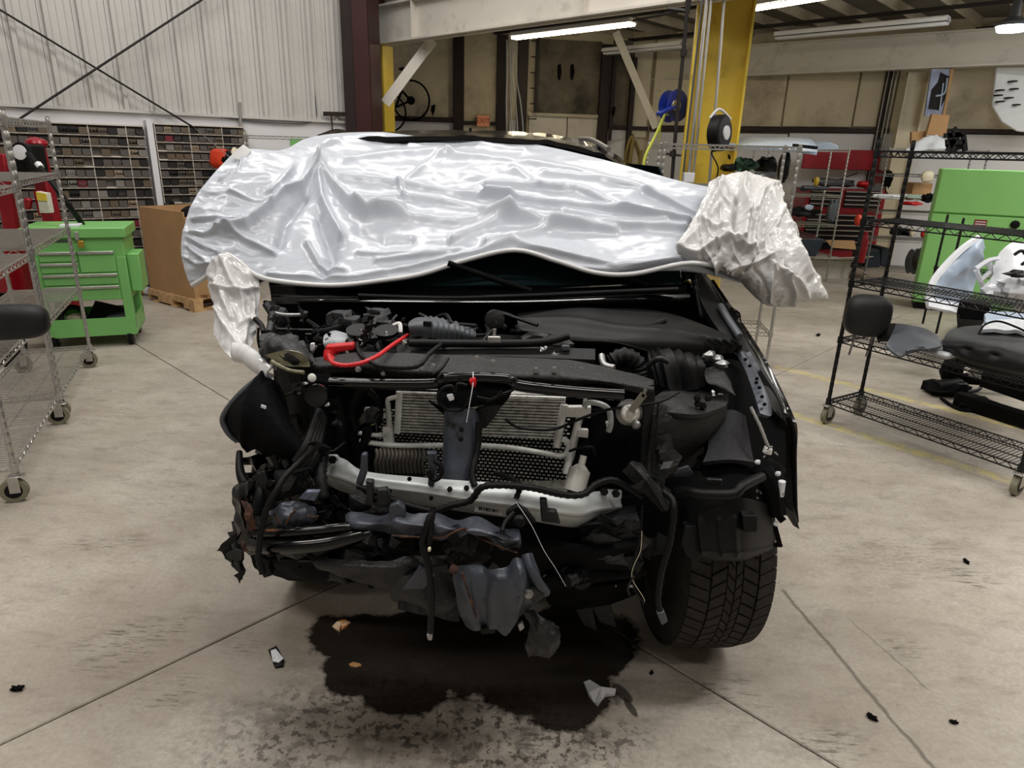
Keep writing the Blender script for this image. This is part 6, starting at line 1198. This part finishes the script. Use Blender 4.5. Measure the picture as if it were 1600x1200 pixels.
obj('corner_bracket', MB().bar(A(1212, 800, 1.7), A(1222, 812, 1.7), .02).bar(A(1210, 820, 1.72), A(1218, 850, 1.72), .012).bar(A(1208, 852, 1.72), A(1222, 852, 1.72), .008).tube([A(1190, 735, 1.72), A(1205, 760, 1.7), A(1212, 800, 1.7)], .03, 8), 'blackm', CAR)
obj('knuckle', MB().blob(A(1195, 745, 1.75), .06, .05, .05, 12, .5, 7), 'blackm', CAR)
# frame rail behind beam end
pp('frame_rail_end', ((965, 778), (1010, 775), (1062, 800), (1062, 856), (1010, 850), (968, 820)), 1.70, 'blackm', .25)
obj('frame_rail', MB().box(.36, .46, 1.75, 5.5, .5, .66).box(-.5, -.4, 1.8, 5.5, .5, .66), 'blackm', CAR)
# ---- front tyres with tread blocks
def tyre(cx, cy, r, w_, yaw, name='front_wheel'):
    T = Matrix.Translation((cx, cy, r)) @ Matrix.Rotation(R_(yaw), 4, 'Z')
    prof = [(r * .60, -w_ * .42), (r * .62, -w_ * .5), (r * .82, -w_ * .53), (r * .93, -w_ * .5), (r * .965, -w_ * .42), (r * .975, 0), (r * .965, w_ * .42), (r * .93, w_ * .5), (r * .82, w_ * .53), (r * .62, w_ * .5), (r * .60, w_ * .42)]
    wheel = obj(name, MB(T).lathe(prof, (0, 0, 0), (1, 0, 0), 56), 'rubber', CAR)
    obj('rim', MB(T).lathe([(.02, -w_ * .3), (r * .3, -w_ * .28), (r * .56, -w_ * .38), (r * .62, -w_ * .44), (r * .62, w_ * .44), (r * .56, w_ * .3), (r * .2, w_ * .34), (.02, w_ * .36)], (0, 0, 0), (1, 0, 0), 36), 'darksteel', wheel)
    tr_ = MB(T); n = 60
    def seg(x0, x1, a0, a1, sk, r0=.965, r1=.992):
        vs = []
        for (x, a) in ((x0, a0), (x1, a0 + sk), (x1, a1 + sk), (x0, a1)):
            for rr in (r0, r1):
                f_ = 1 - .45 * max(0, abs(x) / w_ - .40) ** 1.2
                vs.append((x, math.cos(a) * r * rr * f_, math.sin(a) * r * rr * f_))
        tr_.add(vs, [(1, 3, 5, 7), (0, 1, 3, 2)[::1], (2, 3, 5, 4), (4, 5, 7, 6), (6, 7, 1, 0)])
    for i in range(n):
        a = 2 * math.pi * i / n; d = 2 * math.pi / n
        seg(-w_ * .5, -w_ * .29, a, a + d * .86, .05); seg(w_ * .29, w_ * .5, a + d * .3, a + d * 1.16, -.05)
        seg(-w_ * .265, -w_ * .10, a + d * .2, a + d * 1.02, -.06); seg(w_ * .10, w_ * .265, a + d * .5, a + d * 1.32, .06)
        seg(-w_ * .085, w_ * .0, a + d * .1, a + d * .9, .07); seg(w_ * .015, w_ * .085, a + d * .4, a + d * 1.25, -.05)
    obj('tread_block', tr_, 'rubber', wheel, kind='stuff', smooth=False); return wheel
tyre(.655, 2.10, .40, .262, 4); tyre(-.72, 2.42, .40, .26, -8)

# ---- torn strips, shards and bent sheet around the crushed corner
def shards(name, boxes, n, seed, mts, size=(.03, .1), Yr=(1.5, 1.7)):
    rr = random.Random(seed)
    for mt in mts:
        mb = MB()
        for i in range(n):
            x0, y0, x1, y1 = rr.choice(boxes); c = A(rr.uniform(x0, x1), rr.uniform(y0, y1), rr.uniform(*Yr))
            L = rr.uniform(*size); w_ = L * rr.uniform(.15, .5)
            d = V((rr.uniform(-1, 1), rr.uniform(-.4, .4), rr.uniform(-1, 1))).normalized(); s = d.cross(V((rr.uniform(-.3, .3), -1, rr.uniform(-.5, .5)))).normalized() * w_
            pts = []; k = 5
            for j in range(k + 1):
                t = j / k; b = c + d * L * (t - .5) + V((rr.uniform(-1, 1), rr.uniform(-1, 1), rr.uniform(-1, 1))) * L * .1
                q = s * (.3 + rr.random() * .7) * (1 - abs(t - .5)); pts.append((b - q, b + V((0, -L * .08 * rr.random(), 0)), b + q))
            vs = [p for r_ in pts for p in r_]; m_ = len(vs); vs += [p + V((0, .004, 0)) for p in vs]
            fs = []
            for j in range(k):
                for e in (0, 1): a = j * 3 + e; fs.append((a, a + 1, a + 4, a + 3)); fs.append((a + m_, a + 3 + m_, a + 4 + m_, a + 1 + m_))
                fs.append((j * 3, j * 3 + 3, j * 3 + 3 + m_, j * 3 + m_)); fs.append((j * 3 + 2, j * 3 + 2 + m_, j * 3 + 5 + m_, j * 3 + 5))
            mb.add(vs, fs)
        obj(name, mb, mt, CAR, kind='stuff', ang=20)
shards('torn_shards', [(372, 730, 500, 830), (400, 700, 500, 760), (500, 780, 600, 830)], 24, 3, ('darksteel', 'blackg', 'dirtysteel'), (.03, .11), (1.58, 1.74))
shards('torn_shards', [(420, 850, 640, 900), (560, 830, 820, 880)], 14, 5, ('darksteel', 'black', 'dirtysteel'), (.04, .16), (1.46, 1.58))
shards('broken_bits', [(405, 475, 480, 570), (480, 495, 640, 545)], 12, 9, ('black', 'darksteel', 'dirtysteel'), (.02, .07), (1.85, 2.1))
shards('broken_bits', [(460, 600, 580, 700)], 8, 12, ('blackg', 'darksteel'), (.03, .1), (1.74, 1.84))
shards('metal_flecks', [(380, 760, 500, 860), (490, 500, 640, 560), (760, 520, 900, 560), (1040, 540, 1130, 640), (1180, 700, 1225, 780), (850, 880, 1000, 920)], 26, 15, ('chrome_dull',), (.006, .02), (1.58, 1.7))
shards('torn_shards', [(880, 820, 1010, 900), (1010, 700, 1060, 800)], 9, 21, ('darksteel', 'black'), (.05, .15), (1.56, 1.66))
# jagged torn undertray pieces at the far left
pp('torn_piece', ((341, 858), (356, 842), (370, 832), (369, 846), (360, 852), (362, 860), (352, 858), (346, 864)), 1.53, 'black', .006)
pp('torn_piece', ((352, 866), (368, 858), (380, 862), (378, 876), (364, 878), (366, 890), (360, 884), (362, 874), (354, 872)), 1.52, 'darksteel', .006)
pp('torn_piece', ((364, 900), (372, 896), (384, 889), (382, 898), (376, 905), (374, 914), (370, 904)), 1.51, 'black', .006)
# extra looms hanging through the front
for q, r, mt in ((((812, 790, 1.5), (790, 815, 1.46), (785, 830, 1.44)), .006, 'black'), (((700, 560, 1.72), (690, 575, 1.68), (676, 585, 1.66)), .005, 'black'), (((560, 760, 1.56), (600, 775, 1.52), (640, 790, 1.5), (680, 800, 1.5)), .009, 'black'),
                 (((505, 700, 1.7), (500, 740, 1.62), (505, 780, 1.58)), .02, 'black'), (((1014, 570, 1.86), (1030, 560, 1.84), (1044, 566, 1.84)), .008, 'darksteel'), (((940, 556, 1.84), (944, 570, 1.8), (960, 575, 1.78)), .01, 'chrome_dull'),
                 (((895, 720, 1.78), (888, 745, 1.76), (892, 765, 1.72)), .005, 'black'), (((540, 690, 1.76), (520, 705, 1.74), (500, 700, 1.74)), .005, 'darksteel')):
    tb('loom', q, 1.6, r, mt, rib=.007 if mt == 'black' and r > .008 else 0)
for x, y, Y in ((1108, 556, 1.92), (1120, 562, 1.92), (1128, 570, 1.9)): obj('bay_fitting', MB().blob(A(x, y, Y), .02, .015, .015, 10, .6, 20), 'chrome_dull', CAR)
gr('wing_plate', [[(1100, 572, 1.9), (1125, 575, 1.9), (1136, 590, 1.88)], [(1104, 596, 1.84), (1130, 600, 1.82), (1146, 610, 1.8)], [(1120, 604, 1.82), (1136, 610, 1.8), (1150, 618, 1.78)]], 'dirtysteel', 12, 10, crum(.012, 10), .008)
# ================================================================== white plastic cover over the windscreen and roof
creases = [  # polyline (pixels), width (px), height (m)
 (((493, 258), (516, 288), (547, 322), (574, 339), (631, 335)), 7, .045), (((493, 258), (469, 291), (439, 298), (422, 322), (385, 352), (344, 362)), 7, .04),
 (((496, 278), (503, 315), (516, 342), (533, 372)), 6, .035), (((476, 308), (449, 342), (436, 380)), 7, -.03), (((530, 278), (624, 288), (712, 305), (800, 312)), 6, .025),
 (((570, 315), (631, 312), (682, 318), (800, 342)), 6, .028), (((624, 288), (632, 315)), 4, .015), (((635, 281), (660, 262), (688, 241), (706, 239)), 3, .012),
 (((496, 232), (537, 217), (598, 210)), 6, .02), (((557, 325), (598, 339), (716, 352), (800, 345)), 7, .03), (((708, 379), (760, 360), (800, 348), (865, 345)), 6, .03),
 (((300, 342), (340, 340), (382, 348)), 3, .018), (((287, 362), (320, 366), (344, 362)), 3, .015), (((292, 370), (320, 385), (341, 396)), 3, .015), (((290, 383), (318, 402), (345, 416)), 3, .015),
 (((341, 349), (388, 379), (428, 396)), 4, .02), (((360, 300), (400, 316), (420, 322)), 3, .015), (((286, 400), (310, 412), (335, 410)), 3, .015), (((300, 345), (290, 375), (296, 410)), 4, -.012),
 (((760, 309), (865, 320), (970, 330), (1075, 348)), 5, .028), (((760, 344), (865, 355), (956, 352), (1068, 360)), 6, .03), (((760, 383), (812, 376), (865, 355), (960, 362)), 5, .028),
 (((760, 289), (900, 296), (988, 334), (1075, 352)), 5, .022), (((802, 264), (850, 296), (880, 298)), 4, .012), (((1010, 300), (1060, 320), (1100, 340)), 4, .02), (((850, 270), (940, 280), (1020, 300)), 4, .014),
 (((500, 345), (520, 400), (505, 430)), 9, -.03), (((560, 360), (600, 380), (640, 375)), 9, -.02), (((480, 380), (500, 415), (540, 425)), 4, .02), (((560, 395), (600, 400), (660, 398), (720, 392)), 4, .016),
 (((590, 410), (640, 404), (700, 398)), 4, .014), (((420, 430), (480, 436), (560, 436), (640, 420), (720, 400), (800, 382), (860, 392), (960, 418), (1060, 404)), 4, .016),
 (((700, 240), (800, 252), (900, 266), (1000, 290)), 5, .014), (((640, 230), (720, 222), (820, 236)), 4, .012), (((540, 250), (620, 240), (700, 236)), 5, .014), (((880, 330), (960, 342), (1040, 350)), 3, .012), (((800, 400), (900, 420), (960, 424), (1060, 400)), 4, .012),
 (((456, 262), (440, 280), (420, 300)), 5, .02), (((380, 240), (372, 262), (345, 280)), 3, .01)]
def crease_d(x, y, lst=creases):
    d = 0
    for pl, w_, h_ in lst:
        best = 1e9
        for (a, b), (c, e) in zip(pl, pl[1:]):
            dx, dy = c - a, e - b; t = max(0, min(1, ((x - a) * dx + (y - b) * dy) / (dx * dx + dy * dy)))
            q = (x - a - t * dx) ** 2 + (y - b - t * dy) ** 2
            if q < best: best = q
        s = math.sqrt(best) / w_
        if s < 3: d += h_ * (1 / (1 + s ** 2.2 * 1.4) - 1 / (1 + 3 ** 2.2 * 1.4))
    return d
def tarp_d(u, v, P, n):
    x, y = pr(P)
    e = min(1, min(u, 1 - u, v, 1 - v) * 14 + .15)
    q = V((P.x * 1.1 + P.z * .3, P.y * 2.2, P.z * 5))
    w1 = ridged(q * 1.1 + V((noise.noise(P * 2) * .6, 0, 0)), 2)
    left = max(0, min(1, (470 - x) / 120))
    fine = ridged(V((P.x * 5, P.y * 4, P.z * 12)), 3) * (.006 + .012 * left)
    return e * (crease_d(x, y) * 1.2 + .013 * w1 + fine + .003 * noise.noise(P * 22))
rows = [
 [(372, 232, 2.85), (400, 233, 2.9), (442, 234, 3.0), (480, 216, 3.2), (530, 208, 3.35), (600, 207, 3.42), (660, 213, 3.42), (740, 213, 3.4), (840, 226, 3.3), (960, 254, 3.05), (1060, 282, 2.85), (1150, 300, 2.75)],
 [(330, 275, 2.68), (370, 270, 2.7), (430, 270, 2.78), (480, 258, 2.95), (530, 256, 3.05), (600, 258, 3.1), (660, 260, 3.1), (740, 262, 3.08), (840, 273, 3.0), (960, 298, 2.85), (1060, 318, 2.72), (1160, 340, 2.66)],
 [(298, 322, 2.58), (340, 318, 2.58), (400, 320, 2.62), (470, 314, 2.74), (530, 312, 2.8), (600, 314, 2.84), (660, 316, 2.85), (740, 318, 2.84), (840, 324, 2.78), (960, 344, 2.68), (1060, 360, 2.6), (1170, 380, 2.58)],
 [(283, 380, 2.5), (330, 372, 2.48), (400, 376, 2.5), (470, 382, 2.52), (530, 384, 2.55), (600, 380, 2.56), (660, 372, 2.58), (740, 364, 2.6), (840, 364, 2.58), (960, 388, 2.52), (1060, 386, 2.5), (1180, 420, 2.5)],
 [(288, 420, 2.47), (330, 402, 2.43), (380, 416, 2.42), (450, 428, 2.42), (530, 430, 2.42), (600, 420, 2.44), (660, 408, 2.46), (740, 388, 2.48), (840, 382, 2.46), (960, 412, 2.42), (1060, 402, 2.42), (1190, 450, 2.46)],
 [(298, 448, 2.46), (336, 424, 2.42), (380, 430, 2.40), (430, 440, 2.39), (520, 446, 2.38), (600, 438, 2.39), (660, 428, 2.41), (730, 406, 2.43), (805, 391, 2.43), (900, 418, 2.4), (990, 428, 2.39), (1080, 411, 2.4)]]
tm = mat('glossy white plastic film', (186, 191, 200), .3, 0, (.03, 1.5), spec=.5, coat=.05)
tmm = mat('milky plastic film', (208, 208, 208), .24, 0, (.03, 3), spec=.55, coat=.1)
TARP = empty('plastic_cover', (-.1, 2.7, 0), 'crumpled glossy white plastic cover draped over the windscreen and roof of the wreck', 'cover')
obj('cover_sheet', grid(rows, 300, 170, tarp_d, .004), tm, TARP, ang=180)
# bottom hem roll
hem = [(300, 446, 2.44), (322, 432, 2.42), (336, 412, 2.4), (352, 398, 2.39), (372, 408, 2.38), (400, 430, 2.37), (440, 440, 2.37), (520, 446, 2.36), (600, 438, 2.37), (660, 428, 2.39), (730, 406, 2.41), (805, 391, 2.41), (870, 408, 2.4), (930, 426, 2.38), (990, 428, 2.37), (1080, 411, 2.38), (1150, 425, 2.42)]
obj('hem', MB().tube([A(*q) for q in hem], .009, 8), tmm, TARP, ang=180)
fc = [(((352, 402), (362, 440), (378, 470), (380, 540)), 5, .03), (((345, 410), (348, 450), (360, 500)), 4, .02), (((335, 445), (370, 455), (400, 450)), 4, .02), (((385, 430), (396, 470), (392, 520)), 4, .02), (((340, 480), (352, 510), (372, 545)), 4, .02), (((365, 485), (372, 510), (398, 500)), 4, .02), (((340, 400), (330, 430), (345, 440)), 5, .02)]
obj('hanging_flap', grid([[(338, 408, 2.38), (355, 399, 2.36), (375, 412, 2.36), (402, 432, 2.38)], [(326, 446, 2.36), (352, 446, 2.31), (380, 452, 2.32), (406, 455, 2.36)], [(334, 485, 2.3), (352, 488, 2.25), (380, 490, 2.27), (405, 488, 2.32)], [(334, 520, 2.22), (352, 522, 2.17), (376, 520, 2.2), (400, 518, 2.28)], [(350, 548, 2.12), (366, 552, 2.08), (380, 548, 2.1), (394, 536, 2.18)], [(366, 563, 2.02), (378, 562, 2.0), (386, 558, 2.02), (390, 552, 2.05)]], 60, 90, lambda u, v, P, n: crease_d(*pr(P), fc) + .014 * ridged(P * 8, 3), .004), tmm, TARP, 'cloudy flap of the cover hanging down at left', ang=180)
obj('film_roll', MB().tube([A(*q) for q in ((368, 545, 2.02), (388, 556, 1.96), (410, 570, 1.9), (430, 583, 1.85), (440, 590, 1.82))], [.03, .034, .03, .022, .01], 12) if 0 else grid([[(366, 538, 2.0), (385, 540, 1.98), (410, 556, 1.9), (432, 578, 1.84)], [(372, 552, 1.95), (390, 556, 1.92), (412, 570, 1.86), (430, 584, 1.82)], [(378, 562, 1.98), (392, 570, 1.95), (412, 580, 1.9), (428, 588, 1.85)]], 30, 14, lambda u, v, P, n: .03 * math.sin(v * math.pi) + .01 * ridged(P * 14, 3), .006), tmm, TARP, 'twisted white film end', ang=180)
# crumpled bundle at right
rc_ = [(((1165, 270), (1160, 300), (1168, 330), (1160, 380)), 5, .05), (((1215, 285), (1190, 300), (1180, 330)), 5, .04), (((1130, 290), (1110, 330), (1085, 370), (1060, 392)), 6, .045), (((1055, 388), (1090, 395), (1130, 375), (1160, 380)), 5, .04),
 (((1200, 300), (1222, 340), (1240, 390), (1262, 430)), 5, .04), (((1180, 340), (1172, 390), (1175, 405)), 3, .04), (((1190, 380), (1215, 420), (1245, 440), (1258, 460)), 5, .04), (((1140, 420), (1180, 410), (1200, 400)), 4, .025), (((1150, 310), (1146, 345), (1150, 355)), 5, -.05),
 (((1200, 350), (1195, 390), (1215, 410)), 6, -.03), (((1225, 430), (1240, 455), (1238, 475)), 4, .03), (((1145, 425), (1148, 450)), 3, .02), (((1204, 400), (1204, 470)), 3, .02), (((1122, 282), (1140, 300), (1150, 320)), 5, .03), (((1100, 350), (1120, 355), (1140, 350)), 4, .025), (((1130, 365), (1150, 385), (1180, 390)), 4, .03)]
_rr = random.Random(4)
for _ in range(26):
    x_, y_ = _rr.uniform(1085, 1250), _rr.uniform(285, 420); a_ = R_(_rr.choice((95, 80, 60, 50, 120, 65)) + _rr.uniform(-12, 12)); L_ = _rr.uniform(20, 60)
    rc_.append((((x_, y_), (x_ + L_ * .5 * math.cos(a_) + _rr.uniform(-5, 5), y_ + L_ * .5 * math.sin(a_)), (x_ + L_ * math.cos(a_), y_ + L_ * math.sin(a_))), _rr.uniform(1.6, 3), _rr.choice((-.014, .016, .02))))
def bun(u, v, P, n):
    x, y = pr(P)
    e = min(1, v * 6 + .15)
    q = V((P.x * 7, P.y * 4, P.z * 4))
    return crease_d(x, y, rc_) * .8 * e + (.013 * ridged(q, 2) + .008 * ridged(q * 2.7, 2)) * e + .0035 * ridged(P * 34, 2)
obj('crumpled_bundle', grid([
 [(1108, 284, 2.72), (1130, 274, 2.74), (1165, 268, 2.76), (1195, 276, 2.76), (1216, 283, 2.78), (1220, 290, 2.82)],
 [(1102, 305, 2.62), (1130, 300, 2.6), (1165, 300, 2.58), (1195, 304, 2.6), (1216, 308, 2.64), (1228, 318, 2.74)],
 [(1082, 345, 2.52), (1120, 345, 2.48), (1160, 350, 2.44), (1200, 350, 2.46), (1228, 352, 2.5), (1244, 358, 2.62)],
 [(1056, 388, 2.44), (1110, 388, 2.4), (1160, 390, 2.36), (1205, 390, 2.38), (1240, 392, 2.42), (1262, 398, 2.54)],
 [(1082, 411, 2.42), (1125, 414, 2.38), (1165, 424, 2.34), (1210, 424, 2.34), (1252, 426, 2.38), (1280, 432, 2.5)],
 [(1092, 413, 2.46), (1140, 424, 2.42), (1178, 448, 2.36), (1222, 452, 2.34), (1262, 452, 2.38), (1292, 456, 2.48)],
 [(1110, 415, 2.5), (1148, 430, 2.48), (1186, 470, 2.4), (1225, 482, 2.38), (1262, 470, 2.42), (1297, 466, 2.48)]], 190, 190, bun, .004), tmm, TARP, 'cloudy crumpled bundle of film hanging at right', ang=180)
obj('torn_corner', MB().prism([A(*q) for q in ((358, 246, 2.75), (372, 232, 2.8), (380, 226, 2.85), (392, 236, 2.85), (380, 250, 2.8))], (0, .01, 0)), tmm, TARP)
